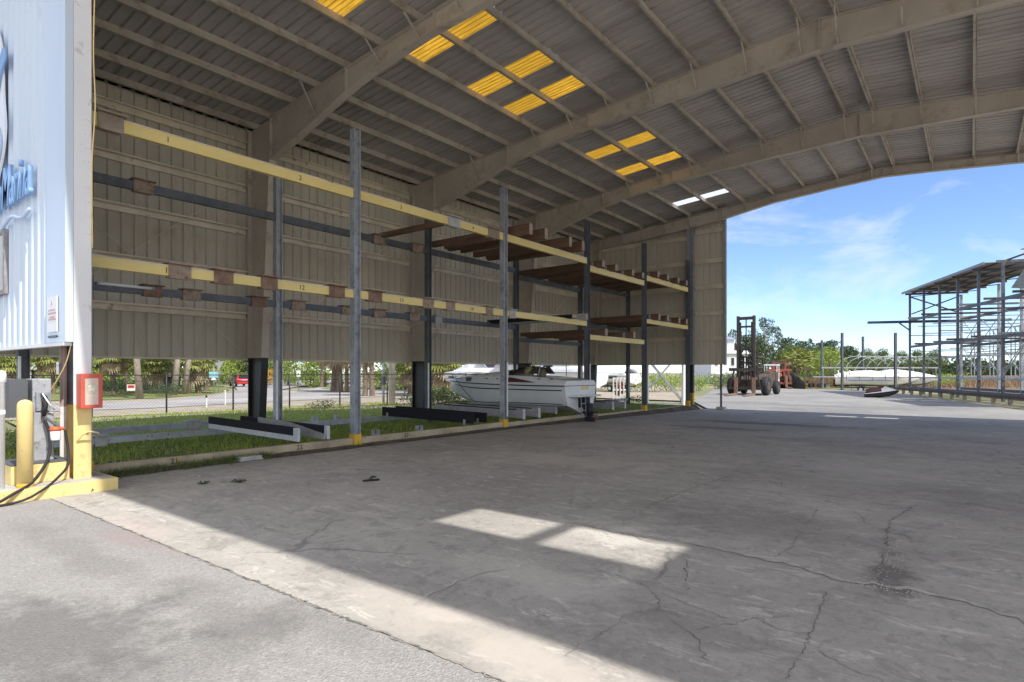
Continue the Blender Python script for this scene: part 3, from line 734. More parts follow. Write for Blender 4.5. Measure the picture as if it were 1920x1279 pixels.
for y,l in ((24.0,'dark timber bunk just beyond the fourth tall post on the upper rack'),(25.0,'second dark timber bunk beyond the fourth tall post on the upper rack'),(26.2,'third dark timber bunk beyond the fourth tall post on the upper rack'),(27.2,'dark timber bunk nearest the far end wall on the upper rack')):
    bunk(y,-14.6,-10.6,5.72,.2,.24,M['timber'],l,.3,1,group=G1)
G2='timber bunks lying across the lower rack level'
bunk(19.6,-14.6,-10.7,3.0,.2,.26,M['timber'],'very dark timber bunk low in the bay beyond the third tall post',.3,0,group=G2)
bunk(21.7,-14.4,-10.6,3.0,.2,.26,M['timber'],'dark timber bunk with white brackets low before the fourth tall post',.3,1,group=G2)
for y,l in ((24.1,'reddish timber bunk on the lower beam just beyond the fourth tall post'),(25.0,'second reddish timber bunk on the lower beam beyond the fourth tall post'),(26.3,'third reddish timber bunk on the lower beam beyond the fourth tall post'),(27.2,'reddish timber bunk on the lower beam nearest the far end wall')):
    bunk(y,-14.6,-10.6,3.89,.2,.26,M['timber'],l,.3,1,group=G2)
t=bunk(17.2,-14.3,-10.6,3.47,.3,.12,M['carpet'],'flat black carpeted bunk on the lower rack beam beside the third tall post',.1,group=G2)
bunk(18.0,-14.2,-10.6,3.47,.16,.22,M['board'],'pale grey board bunk on the lower rack beam beside the third tall post',.1,group=G2,name='board_bunk')
# ground level bunks
def gbunk(Y,label,kind,x0=-14.45,x1=-10.72,z0=.25,h=.27,tilt=.017):
    t=empty('ground_bunk',label,'bunk',((x0+x1)/2,Y,z0),0,'carpeted bunks standing on the ground rack beams'); l=x1-x0
    def slab(name,xa,xb,za,zb,ya,yb,m):
        poly=[(xa,ya,za-tilt*xa+.03),(xb,ya,za-tilt*xb+.03),(xb,ya,zb-tilt*xb+.03),(xa,ya,zb-tilt*xa+.03)]
        return MB().prism(poly,(0,yb-ya,0)).build(name,m,t,bevel=.006)
    if kind=='bw':
        slab('board',-l/2,l/2,0,h,-.025,.025,M['board_w']); slab('carpet',-l/2-.004,l/2-.17,h*.42,h+.01,-.032,-.0255,M['carpet']); slab('carpet',-l/2-.004,l/2-.17,h*.42,h+.01,.0255,.032,M['carpet'])
        slab('carpet_top',-l/2-.004,l/2-.17,h+.0005,h+.012,-.0255,.0255,M['carpet'])
    elif kind=='gw':
        poly=[(-l/2,-.03,.1),(l/2-.3,-.03,0),(l/2,-.03,0),(l/2,-.03,.1),(l/2-1.3,-.03,h),(-l/2+.9,-.03,h+.03),(-l/2+.9,-.03,h*.6),(-l/2,-.03,h*.6)]
        MB().prism([(x,y,z-tilt*x+.03) for x,y,z in poly],(0,.045,0)).build('board',M['board'],t)
        slab('carpet',-l/2,l/2-.1,h*.25,h,.016,.10,M['carpet']); slab('end_plate',l/2-.1,l/2,-.01,h+.0,.05,.13,M['board_w'])
    elif kind=='k':
        slab('carpeted_board',-l/2,l/2,0,h,-.03,.03,M['carpet'])
        for x in (-l/2+.25,l/2-.3):
            MB().box(x-.04,x+.04,-.045,-.031,-.02-tilt*x,.13-tilt*x).build('bracket',M['galv'],t)
    else:
        slab('board',-l/2,l/2,0,h*.9,-.03,.03,M['board']); slab('carpet_top',-l/2+.4,l/2-.3,h*.9+.0005,h*.9+.03,-.03,.03,M['carpet']); slab('end_plate',l/2+.0005,l/2+.02,-.02,h+.02,-.06,.06,M['board_w'])
    return t
gbunk(6.9,'nearest ground bunk, black carpet over a white board beside number 22','bw')
gbunk(7.5,'grey sloped ground bunk board with black inner side, left of the first tall post','gw',-14.2)
gbunk(12.2,'all black ground bunk with small silver brackets, left one of the black pair','k')
gbunk(12.75,'all black ground bunk partly hidden behind its twin before the second tall post','k')
gbunk(14.5,'grey ground bunk board with a white end, passing behind the second tall post','g')
gbunk(15.3,'grey ground bunk board right beside the white cruiser boat','g')
gbunk(17.0,'grey bunk board under the left side of the white cruiser boat','g',-14.8,-11.2)
gbunk(18.15,'grey bunk board under the far side of the white cruiser boat','g',-14.8,-11.2)
gbunk(20.2,'brown ground bunk right of the white cruiser boat','g',-14.4,-10.75)
gbunk(21.2,'second brown ground bunk right of the white cruiser boat','g',-14.4,-10.75)

# ================================================================ FUEL ISLAND
isl=empty('fuel_island','raised concrete island with a cream painted kerb at the shed corner','fuel island',(-10.8,0,0))
k=MB(); k.box(-12.6,-9.60,-6,3.26,-.1,.165); k.build('slab',M['conc'],isl,world=True,bevel=.015)
k=MB(); k.box(-9.60,-9.57,-6,3.29,-.1,.160); k.box(-12.6,-9.60,3.26,3.29,-.1,.160); k.build('kerb_face',M['cream'],isl,world=True)
b=gp(47,913,.165)
bo=empty('bollard','cream painted round steel bollard with domed top on the fuel island','bollard',b)
MB().lathe((0,0,0),[(.085,0),(.085,1.04),(.082,1.07),(.07,1.10),(.045,1.12),(.01,1.13)],24).build('pipe',M['cream'],bo,smooth=True)
MB().lathe((0,0,0),[(.093,0),(.093,.03),(.0855,.05)],24).build('rusty_foot',M['yellow_dk'],bo)
pu=empty('fuel_dispenser','grey metal fuel dispenser on a cream plinth with hanging nozzle','fuel pump',(-10.15,2.42,.165))
def pp(mb,n,m,dy=.2,**k):
    mb.v=[(x,y+dy,z) for x,y,z in mb.v]; return mb.build(n,m,pu,world=True,**k)
pp(MB().box(-10.55,-9.93,1.98,2.62,.165,.42),'plinth',M['cream'],bevel=.01)
pp(MB().box(-10.56,-9.925,1.97,2.63,.421,.44),'plinth_top',M['grey_dk'])
pp(MB().box(-10.42,-10.08,2.26,2.48,.44,1.10),'pedestal',M['grey_box'],bevel=.01)
pp(MB().box(-10.46,-10.12,2.25,2.46,1.10,1.56),'head',M['grey_box'],bevel=.01)
pp(MB().box(-10.86,-10.49,1.86,2.18,1.02,1.56),'side_cabinet',M['grey_box'],bevel=.008)
pp(MB().box(-10.84,-10.51,1.835,1.859,1.04,1.42),'cabinet_door',M['grey_box'],bevel=.005)
pp(MB().box(-10.84,-10.51,1.835,1.859,1.44,1.54),'cabinet_hood',M['grey_box'],bevel=.005)
pp(MB().box(-10.49,-10.12,2.0,2.20,1.05,1.56),'centre_panel',M['grey_dk'])
nz=MB(); nz.path([(-10.08,2.38,1.32),(-10.03,2.37,1.26),(-10.02,2.36,1.17),(-10.03,2.35,1.05)],[.025,.032,.035,.022],8); nz.path([(-10.06,2.33,1.36),(-10.0,2.34,1.25),(-10.0,2.35,1.12)],[.008]*3,6)
pp(nz,'nozzle',M['dark'],smooth=True)
pp(MB().box(-10.119,-10.07,2.28,2.43,1.12,1.38),'nozzle_holder',M['galv'],bevel=.005)
pp(MB().path([(-10.04,2.34,1.36),(-9.98,2.40,1.22),(-10.02,2.47,1.13)],[.01]*3,6),'nozzle_guard',M['white'],smooth=True)
pp(MB().path([(-10.02,2.36,1.04),(-9.96,2.50,.90),(-9.95,2.44,.885)],.018,8),'swivel',M['grey_dk'],smooth=True)
fl=MB(); fl.lathe((-9.95,2.66,.72),[(.058,0),(.06,.01),(.06,.12),(.058,.13)],18); pp(fl,'filter_canister',M['white'],0,smooth=True)
fl=MB(); fl.lathe((-9.95,2.66,.85),[(.064,0),(.066,.02),(.06,.05),(.02,.055)],18); fl.tube((-9.95,2.66,.885),(-9.92,2.76,.87),.022); pp(fl,'filter_head',M['orange'],0,smooth=True)
def smooth_path(pts,n=8):
    out=[]; P=[np.array(p,float) for p in pts]
    for i in range(len(P)-1):
        p0=P[max(i-1,0)];p1=P[i];p2=P[i+1];p3=P[min(i+2,len(P)-1)]
        for t in np.linspace(0,1,n+1)[:-1]:
            out.append(.5*((2*p1)+(-p0+p2)*t+(2*p0-5*p1+4*p2-p3)*t*t+(-p0+3*p1-3*p2+p3)*t**3))
    out.append(P[-1]); return out
hs=smooth_path([(-10.02,2.36,1.0),(-9.97,2.40,.8),(-9.86,2.36,.5),(-9.68,2.16,.24),(-9.53,1.93,.13),(-9.43,1.65,.03),(-9.36,1.1,.02),(-9.45,.3,.02)])
hs2=smooth_path([(-9.92,2.76,.86),(-9.90,2.79,.6),(-9.80,2.76,.38),(-9.67,2.62,.25),(-9.53,2.42,.13),(-9.44,2.15,.03),(-9.38,1.7,.02),(-9.28,1.1,.02)])
pp(MB().path(hs,.019,8),'hose',M['dark'],smooth=True); pp(MB().path(hs2,.016,8),'hose',M['dark'],0,smooth=True)
fb=empty('extinguisher_cabinet','red fire extinguisher cabinet with clear window on the white column','extinguisher box',(-9.85,2.97,1.15))
c=MB(); x0,x1,y0,y1,z0,z1=-9.848,-9.68,2.87,3.13,1.15,1.63
c.box(x0,x0+.02,y0,y1,z0,z1); c.box(x0+.02,x1,y0,y0+.02,z0,z1); c.box(x0+.02,x1,y1-.02,y1,z0,z1); c.box(x0+.02,x1,y0+.02,y1-.02,z0,z0+.02); c.box(x0+.02,x1,y0+.02,y1-.02,z1-.02,z1)
c.build('case',M['red'],fb,world=True,bevel=.006)
c=MB(); x=x1
for a,b_,d,e in ((y0,y0+.05,z0,z1),(y1-.05,y1,z0,z1),(y0+.05,y1-.05,z0,z0+.05),(y0+.05,y1-.05,z1-.06,z1)): c.box(x,x+.02,a,b_,d,e)
c.build('door_frame',M['red'],fb,world=True,bevel=.006)
MB().box(x+.006,x+.010,y0+.05,y1-.05,z0+.05,z1-.06).build('window',mat('clouded_plastic',(.62,.50,.42),.25,0,.1,6,(.66,.36,.33),.6,5),fb,world=True)
lb=MB(); lb.box(x+.0105,x+.012,y0+.09,y1-.09,1.38,1.47); lb.box(x+.0105,x+.012,y0+.08,y1-.08,1.32,1.33); lb.build('sticker',mat('pale_sticker',(.7,.68,.5),.5,0,.4,30,(.25,.42,.3),.6,40),fb,world=True)
cb=empty('hanging_cable','pale cable hanging down the edge of the white corner column','cable',(-9.83,3.07,3))
MB().path(smooth_path([(-9.84,3.09,9.2),(-9.83,3.095,7.6),(-9.84,3.075,6.2),(-9.82,3.09,5.4),(-9.85,3.06,4.6),(-9.83,3.06,3.4)]),.009,6).build('cable',M['cream'],cb,world=True,smooth=True)
c2=empty('slack_rope','pale rope slung from the column to the fuel dispenser','rope',(-10.1,2.8,1.6))
MB().path(smooth_path([(-9.9,2.83,2.05),(-10.05,2.80,1.75),(-10.25,2.7,1.42),(-10.3,2.55,1.15)]),.008,6).build('rope',M['cream'],c2,world=True,smooth=True)
tg=empty('paper_notice','small pale notice hanging on the dark column web','notice',(-10.49,2.85,1.7))
MB().box(-10.56,-10.46,2.835,2.84,1.62,1.80).build('sheet',M['white'],tg,world=True)
MB().box(-10.54,-10.48,2.8345,2.8349,1.74,1.76).build('print',M['pinkline'],tg,world=True)
hk=empty('hose_hook','rusty cream hook plate bolted low on the front column','hook',(-9.84,2.97,.75))
MB().path(smooth_path([(-9.83,2.88,.70),(-9.76,2.94,.80),(-9.74,3.02,.82),(-9.77,3.12,.79)]),[.012]*25,6).build('hook',M['cream'],hk,world=True,smooth=True)
MB().tube((-9.848,3.0,.80),(-9.835,3.0,.80),.018,n=10).build('bolt',M['rust'],hk,world=True)
wp=empty('water_pipe','white standpipe with a rounded cap at the left edge of the fuel island','pipe',(at(4,7.6,.165)))
MB().lathe((0,0,0),[(.03,0),(.03,1.35),(.045,1.36),(.045,1.46),(.03,1.5),(.005,1.51)],14).build('pipe',M['white'],wp,smooth=True)
MB().lathe((0,0,.95),[(.036,0),(.036,.05)],14).build('collar',M['white'],wp)

# flip-flop on the floor
ff=gp(696,902); fo=empty('flip_flop','lone black flip flop lying on the concrete floor','sandal',(ff.x,ff.y,.002),R(65))
sol=[(.13*math.cos(a)*(1 if math.cos(a)>0 else 1.02),(.046 if math.cos(a)>-.2 else .036)*math.sin(a)) for a in np.linspace(0,2*math.pi,22)[:-1]]
MB().prism([(x,y,0) for x,y in sol],(0,0,.022)).build('sole',M['dark'],fo)
MB().path(smooth_path([(-.02,-.042,.02),(.02,-.035,.06),(.075,0,.05),(.02,.035,.06),(-.02,.042,.02)]),.009,6).build('strap',M['dark'],fo,smooth=True)
# ================================================================ BOATS
def boat(name,label,loc,rz,Ln=6,B=2.3,H=1.0,deck=.28,mh=None,md=None,group=None,detail=1,cat='boat',stripes=True):
    """local axes: x to the bow, z up, keel at z=0 amidships"""
    mh=mh or M['gel']; md=md or M['gel']
    t=empty(name,label,cat,loc,rz,group)
    N=22; hull=[]; sheer=[]; dk=[]
    for i in range(N+1):
        s=i/N; x=(s-.5)*Ln
        f=max(0,(s-.42)/.58); b=B/2*(1-f**2.5)*(1-.06*(1-s)); b=max(b,.012)
        k=H*.78*max(0,(s-.58)/.42)**2.1
        zsh=H*(1.0+.13*s*s); ch=k+(H*.30)*(1-f*.5)
        xs=x+ .0
        bc=b*(.80-.25*f)
        prof=[(0,k),(bc*.5,k+(ch-k)*.52),(bc,ch),(bc*1.03,ch+.03),(b*(.93-.06*f),ch+(zsh-ch)*.45),(b,zsh)]
        ring=[(xs,y,z) for y,z in prof]+[(xs,-y,z) for y,z in prof[::-1][:-1]]
        hull.append(ring); sheer.append((xs,b,zsh))
        dz=deck*(.55+.45*math.sin(math.pi*min(1,max(0,(s-.02)/.9))**.8))*(1-.75*max(0,(s-.7)/.3)**1.5)
        dk.append((xs,b,zsh,dz))
    mb=MB(); mb.loft(hull,close=False,caps=False)
    r=hull[0]; n=len(mb.v); mb.add(r,[tuple(range(len(r)-1,-1,-1))])
    mb.build('hull',mh,t,smooth='auto')
    # deck moulding: topsides above the rail, rounded over, with an open cockpit aft
    mb=MB(); rings=[]
    for xs,b,zsh,dz in dk:
        s=xs/Ln+.5
        cw=b*.62; zc=zsh+dz*(.98 if not (.10<s<.48) else .55)
        rings.append([(xs,b,zsh+.02),(xs,b*.96,zsh+dz*.62),(xs,b*.86,zsh+dz),(xs,cw,zsh+dz),(xs,cw*.98,zc),(xs,0,zc+(.05*(1-s) if s>.48 else 0)),(xs,-cw*.98,zc),(xs,-cw,zsh+dz),(xs,-b*.86,zsh+dz),(xs,-b*.96,zsh+dz*.62),(xs,-b,zsh+.02)])
    mb.loft(rings,close=False,caps=False); mb.add(rings[0],[tuple(range(len(rings[0])-1,-1,-1))])
    mb.build('deck',md,t,smooth='auto')
    rr=MB()
    for sg_ in (1,-1): rr.path([(x,sg_*(b+.012),z+.01) for x,b,z in sheer],.022,6)
    rr.build('rub_rail',M['darkstripe'],t,smooth=True)
    return t,hull,sheer,dk
bt,hull,sheer,dk=boat('cabin_cruiser','white cabin cruiser with black stern drive resting on ground bunks in the rack',(-13.65,17.62,.26),math.pi,6.1,2.2,.92,.34)
# (its bow points to the wall; local +y is towards the camera's left)
def hullpt(s,v):
    i=s*22; a=int(min(21,i)); f=i-a
    p=[Vector(hull[a][k]).lerp(Vector(hull[a+1][k]),f) for k in range(6)]
    k=min(4,int(v)); return p[k].lerp(p[k+1],v-k)
for nm,v,w,s0,s1 in (('boot_stripe',2.95,.05,.03,.86),('side_stripe',4.55,.035,.02,.9)):
    for sd in (-1,1):
        mb=MB(); vs=[]
        for k in range(25):
            p=hullpt(s0+(s1-s0)*k/24,v); q=hullpt(s0+(s1-s0)*k/24,v+w*3)
            o=.006
            vs+=[(p.x,sd*(p.y+o),p.z),(q.x,sd*(q.y+o),q.z)]
        mb.add(vs,[(2*i,2*i+1,2*i+3,2*i+2) for i in range(24)]); mb.build(nm,M['darkstripe'],bt)
for sd in (-1,1):
    y=1.10
    g=MB().prism([(-.6,sd*1.062,1.05),(-1.9,sd*1.075,1.04),(-1.55,sd*1.06,1.10),(-.75,sd*1.01,1.22)],(0,sd*.012,0)); g.build('side_graphic',M['maroon'],bt)
    MB().box(1.15,1.42,min(sd*.86,sd*.90),max(sd*.86,sd*.90),1.06,1.20).build('porthole',M['grey_dk'],bt)
    for x in (2.0,1.75,.3,-.2,-2.0,-2.5): MB().box(x-.04,x+.04,min(sd*.9,sd*1.04),max(sd*.9,sd*1.04),1.15,1.18).build('vent',M['galv_dk'],bt)
    pr=MB(); pr.path(smooth_path([(2.75,sd*.2,1.16),(2.5,sd*.42,1.30),(1.6,sd*.72,1.36),(.6,sd*.85,1.36),(.3,sd*.86,1.27)]),.013,6); pr.build('bow_rail',M['galv'],bt,smooth=True)
c=MB(); c.loft([[(x,y,1.2+h*f) for y,f in ((-.62,0),(-.5,.8),(-.2,1),(.2,1),(.5,.8),(.62,0))] for x,h in ((1.7,.04),(.9,.16),(.2,.24),(-.35,.30))],close=False,caps=False); c.build('cabin_top',M['gel'],bt,smooth=True)
w=MB(); w.loft([[(-.35+a*.16,.78*math.sin(a*1.25),1.34),(-.62+a*0-.10*abs(a),.70*math.sin(a*1.25),1.56)] for a in np.linspace(-1,1,9)],close=False,caps=False)
w.v=[(x-.45*abs(y),y,z) for x,y,z in w.v]; w.build('windscreen',mat('smoked_screen',(.05,.035,.03),.15,0,.3,4),bt,smooth=True)
for y in (-.4,.4):
    s=MB(); s.ball((-1.15,y,1.38),.26,6,(.7,.8,.9)); s.build('seat',mat('olive_vinyl',(.22,.22,.13),.7,0,.2,5) if y<0 else bpy.data.materials['olive_vinyl'],bt,smooth=True)
c=MB(); c.path([(-.9,.05,1.3),(-.95,.05,1.55)],.02,6); c.path([(-.95+.0,.05+.16*math.cos(a),1.55+.16*math.sin(a)) for a in np.linspace(0,6.28,14)],.013,5); c.build('steering_wheel',M['dark'],bt)
# transom pieces
MB().box(-3.42,-3.04,-.78,.78,.56,.62).build('swim_platform',M['gel'],bt,bevel=.02)
MB().prism([(-3.055,-.5,.80),(-3.055,.0,.80),(-3.055,.0,.90),(-3.055,-.5,.90)],(-.01,0,0)).build('sticker',M['yellow_beam'],bt)
od=MB(); od.box(-3.32,-3.04,-.17,.17,.18,.54); od.box(-3.46,-3.2,-.12,.12,-.02,.34); od.prism([(-3.62,-.04,-.28),(-3.22,-.04,-.28),(-3.2,-.04,.05),(-3.5,-.04,.05)],(0,.08,0)); od.box(-3.66,-3.2,-.16,.16,.03,.06); od.build('stern_drive',M['dark'],bt,bevel=.015)
pr=MB()
for k in range(3):
    a=k*2.094; pr.prism([(-3.64,0,-.1),(-3.66,.06*math.cos(a)-.04*math.sin(a),-.1+.06*math.sin(a)+.04*math.cos(a)),(-3.63,.15*math.cos(a),-.1+.15*math.sin(a)),(-3.66,.06*math.cos(a)+.04*math.sin(a),-.1+.06*math.sin(a)-.04*math.cos(a))],(.012,0,0))
pr.tube((-3.70,0,-.1),(-3.5,0,-.1),.05,n=8); pr.build('propeller',M['rust'],bt)
ld=MB(); ld.tube((-3.40,.30,.62),(-3.44,.30,-.1),.011); ld.tube((-3.40,.58,.62),(-3.44,.58,-.1),.011)
for z in (.35,.12,-.08): ld.tube((-3.42,.30,z),(-3.42,.58,z),.015)
ld.build('boarding_ladder',M['galv'],bt,smooth=True)
for sd in (-1,1):
    for x in (2.35,.0,-2.75):
        q=MB(); q.path([(x-.1,sd*.93*(1 if x<2 else .5),1.24),(x+.1,sd*.93*(1 if x<2 else .5),1.24)],.014,6); q.tube((x,sd*.93*(1 if x<2 else .5),1.15),(x,sd*.93*(1 if x<2 else .5),1.24),.014); q.build('cleat',M['galv'],bt)
q=MB(); q.path([(2.9,0,1.18),(3.15,0,1.20)],.05,6); q.build('bow_roller',M['galv'],bt)
rings=[]
for i in range(9):
    x=-.55-i*.14; rings.append([(x+.05*random.random(),y,1.33+h*(.6+.5*random.random())) for y,h in ((-.55,0),(-.35,.22),(-.1,.30),(.2,.26),(.45,.18),(.6,0))])
q=MB(); q.loft(rings,close=False,caps=False); q.build('crumpled_cover',mat('brown_tarp',(.085,.065,.055),.8,0,.3,6),bt)
q=MB(); q.path([(-1.9,-.9,1.25),(-1.95,-.8,1.75),(-1.95,.8,1.75),(-1.9,.9,1.25)],.016,6); q.build('folded_top_frame',M['galv'],bt)
rp=MB(); rp.path([(1.9,.93,1.12),(1.55,.9,.75),(1.25,.72,.35)],.012,5); rp.build('tie_rope',M['darkstripe'],bt)

def on(px,py,h=-.2): return gp(px,py,h)
# a boat with a purple canopy beyond the wire fence
p=at(925,37,-.2); b2,_,_,_=boat('cuddy_boat','white boat under a peaked purple canopy beyond the wire fence',(p.x,p.y,.45),R(200),6.6,2.4,1.0,.45)
cv=MB(); cv.prism([(-1.0,-1.0,2.4),(.6,-1.0,2.05),(-.2,-1.0,1.2)],(0,2.0,0)); cv.build('canopy',M['purple'],b2)
cv=MB()
for x in (-1.0,.6):
    for y in (-1,1): cv.tube((-.2,y,1.2),(x,y,2.35 if x<0 else 2.05),.02)
cv.build('canopy_frame',M['white'],b2)
cc=MB(); cc.loft([[(x,y*w_,1.25+z) for y,z in ((-1,0),(-.8,h),(.8,h),(1,0))] for x,h,w_ in ((2.4,.1,.4),(1.4,.5,.8),(.2,.95,.95),(-1.5,.9,.95))]); cc.build('cabin',M['gel'],b2)
def trailer(label,p,rz,Ln=5.5,z=-.2):
    t=empty('boat_trailer',label,'trailer',(p.x,p.y,z),rz); m=M['galv_dk']
    f=MB(); f.bar((-Ln/2,-.8,.5),(Ln*.25,-.8,.5),.09,.11); f.bar((-Ln/2,.8,.5),(Ln*.25,.8,.5),.09,.11); f.bar((Ln*.25,-.8,.5),(Ln/2,0,.5),.08,.1); f.bar((Ln*.25,.8,.5),(Ln/2,0,.5),.08,.1); f.bar((Ln/2-.05,0,.5),(Ln/2+.7,0,.5),.08,.1)
    for x in (-Ln*.35,0,Ln*.2): f.bar((x,-.8,.45),(x,.8,.45),.08,.08)
    f.build('frame',m,t)
    for y in (-.98,.98):
        w=MB().wheel((-Ln*.22,y,.32),.32,.2); wo=w.build('wheel',M['dark'],t)
        MB().wheel((-Ln*.22,y+(.02 if y>0 else -.02),.32),.18,.17,inner=.2).build('rim',M['white'],wo)
        MB().prism([(-Ln*.22-.45,y-.12,.5),(-Ln*.22-.32,y-.12,.72),(-Ln*.22+.32,y-.12,.72),(-Ln*.22+.45,y-.12,.5),(-Ln*.22+.40,y-.12,.5),(-Ln*.22+.30,y-.12,.68),(-Ln*.22-.30,y-.12,.68),(-Ln*.22-.40,y-.12,.5)],(0,.24,0)).build('mudguard',m,t)
    return t
trailer('dark boat trailer under the purple canopied boat',p,R(200))
p=at(1050,46,-.2); b3,_,_,_=boat('cabin_boat','white cabin boat with dark side windows seen past the cruiser stern',(p.x,p.y,.5),R(170),7.5,2.6,1.1,.4)
cc=MB(); cc.loft([[(x,y*w_,1.4+z) for y,z in ((-1,0),(-.75,h),(.75,h),(1,0))] for x,h,w_ in ((2.6,.1,.5),(1.2,.75,.85),(-.2,.95,1.0),(-1.8,.9,1.0))]); cc.build('cabin',M['gel'],b3)
for sd in (-1,1): MB().prism([(1.0,sd*.86,1.55),(-.1,sd*.97,1.55),(-.2,sd*.86,2.1),(.8,sd*.78,1.98)],(0,sd*.03,0)).build('side_window',M['glass'],b3)
trailer('dark boat trailer under the white cabin boat with side windows',p,R(170))
p=at(1140,58,-.2); b4,_,_,_=boat('skiff','low white boat with crumpled pale cover in front of the green hedge',(p.x,p.y,.5),R(165),7,2.3,.8,.3,mh=M['gel2'],md=M['gel2'])
cv=MB()
rings=[]
for i in range(15):
    x=-3+i*.42; h=.35+.22*random.random(); rings.append([(x,y*.95*(1 if i<11 else 1-(i-10)*.2),1.0+h*f+.05*random.random()) for y,f in ((-1.1,0),(-.7,.7),(-.2,1),(.25,.95),(.75,.65),(1.1,0))])
cv.loft(rings,close=False,caps=False); cv.build('cover',mat('pale_tarp',(.66,.68,.76),.6,0,.15,3),b4,smooth=False)
MB().box(-2.2,-1.2,1.16,1.2,.55,.75).build('dark_panel',M['darkstripe'],b4)
trailer('dark boat trailer under the crumpled pale boat cover',p,R(165))
p=on(1372,722); b5,_,_,_=boat('white_hull','white hull under a raised white cover, left of the tall forklift',(p.x,p.y+1,.35),R(172),6.5,2.4,.85,.3,mh=M['gel2'],md=M['gel2'])
cv=MB(); rings=[[(x,y*w_,.98+h*f) for y,f in ((-1.15,0),(-.8,.5),(0,1),(.8,.5),(1.15,0))] for x,h,w_ in ((-3,.5,.95),(-1.5,.85,1),(0,.8,1),(1.5,.45,.8),(3,.15,.2))]
cv.loft(rings,close=False,caps=False); cv.build('cover',M['gel2'],b5,smooth=True)
trailer('dark boat trailer under the white hull left of the forklift',Vector((p.x,p.y+1,0)),R(172))
p=on(1612,732); b6,_,_,_=boat('covered_boat','large white covered boat behind the bare hoops, stern to the left',(p.x+1.0,p.y+4,.12),R(8),7.6,2.8,.95,.25,mh=M['gel2'],md=M['gel2'])
cv=MB(); rings=[]
for i,(x,h,w_) in enumerate(((-3.9,.35,.85),(-3,.8,.95),(-1.8,1.0,1),(-.5,1.05,1),(.8,.75,.95),(2,.5,.75),(3.3,.2,.3))):
    rings.append([(x+.1*random.random(),y*w_,1.08+h*.62*f) for y,f in ((-1.35,0),(-1.1,.6),(-.5,.95),(.4,1),(1.1,.6),(1.35,0))])
cv.loft(rings,close=False,caps=False); cv.build('cover',M['gel2'],b6)
for k,x in enumerate((-3.4,-2.9,-2.3)): MB().path([(x,-1.3,1.0),(x-.1,-1.1,1.5),(x-.15,0,1.72),(x-.1,1.1,1.5),(x,1.3,1.0)],.05,6).build('cover_rib',M['white'],b6)
p2=on(1680,730); b7,_,_,_=boat('covered_boat','white shrink wrapped boat with its bow to the right, beside the lone post',(p2.x+.6,p2.y+3.0,.15),R(-4),6.0,2.4,.85,.22,mh=M['gel2'],md=M['gel2'])
cv=MB(); rings=[[(x,y*w_,.98+h*.8*f) for y,f in ((-1.15,0),(-.8,.6),(0,1),(.8,.6),(1.15,0))] for x,h,w_ in ((-3,.6,.95),(-2,1.0,1),(-.8,1.05,1),(.6,.8,.9),(1.8,.5,.65),(2.8,.15,.2))]
cv.loft(rings,close=False,caps=False); cv.build('cover',M['white'],b7)
trailer('dark trailer under the large covered boat with hoops',Vector((p.x+1.0,p.y+4,0)),R(8),6.5,-.5)
trailer('dark trailer under the shrink wrapped boat beside the lone post',Vector((p2.x+.6,p2.y+3,0)),R(-4),5,-.48)

def dress(bt_,Ln,B,z,h,n):
    for k in range(n):
        x=-Ln*.36+Ln*.62*k/(n-1); w=B/2*(1 if x<Ln*.1 else 1-(x-Ln*.1)/Ln*1.3)
        MB().path([(x,-w-.03,z-.35),(x,-w*.9,z+h*.35),(x,-w*.4,z+h*.85),(x,0,z+h),(x,w*.4,z+h*.85),(x,w*.9,z+h*.35),(x,w+.03,z-.35)],.018,5).build('cover_strap',M['darkstripe'],bt_)
    for x in (-Ln*.3,Ln*.12):
        for y in (-B*.42,B*.42): MB().tube((x,y,-.35),(x,y*.9,.32),.035,n=6).build('stand',M['galv_dk'],bt_)
dress(b6,7.6,2.8,1.02,.68,5); dress(b7,6.0,2.4,.95,.88,4)
for bb,B in ((b6,2.8),(b7,2.4)):
    MB().box(-2.6,1.4,-B/2-.02,-B/2+.02,.62,.70).build('hull_stripe',M['blue'] if B>2.5 else M['darkstripe'],bb)
    MB().box(-4.0 if B>2.5 else -3.3,-3.75 if B>2.5 else -3.0,-.2,.2,.0,.75).build('outboard',M['dark'],bb,bevel=.05)
# personal watercraft on the yard
p=gp(1652,746,-.19)
js,_,_,_=boat('personal_watercraft','maroon and white personal watercraft sitting on the concrete yard',(p.x,p.y+.6,-.16),R(20),2.7,1.05,.42,.10,mh=M['dark'],md=M['white'],cat='jet ski')
js.scale=(.8,.8,.8); js.rotation_euler=(0,R(-7),R(14))
h=MB(); h.loft([[(x,y*w_,.5+z*h_) for y,z in ((-1,0),(-.75,.7),(0,1),(.75,.7),(1,0))] for x,h_,w_ in ((1.15,.05,.12),(.8,.22,.32),(.35,.42,.40),(.0,.40,.32))],close=False); h.build('hood',M['white'],js,smooth=True)
h=MB(); h.loft([[(x,y*w_,.45+z*h_) for y,z in ((-1,0),(-.8,.8),(0,1),(.8,.8),(1,0))] for x,h_,w_ in ((.15,.52,.26),(-.3,.46,.25),(-.7,.48,.26),(-1.15,.40,.28),(-1.25,.1,.25))],close=False); h.build('seat',M['maroon'],js,smooth=True)
h=MB(); h.path([(.25,-.36,.98),(.22,-.1,1.02),(.22,.1,1.02),(.25,.36,.98)],.022,6); h.path([(.22,0,.85),(.22,0,1.02)],.05,6); h.build('handlebar',M['dark'],js)
for s in (-1,1): MB().box(.3,.42,s*.36-.05,s*.36+.05,.84,.93).build('mirror',M['white'],js,bevel=.02)

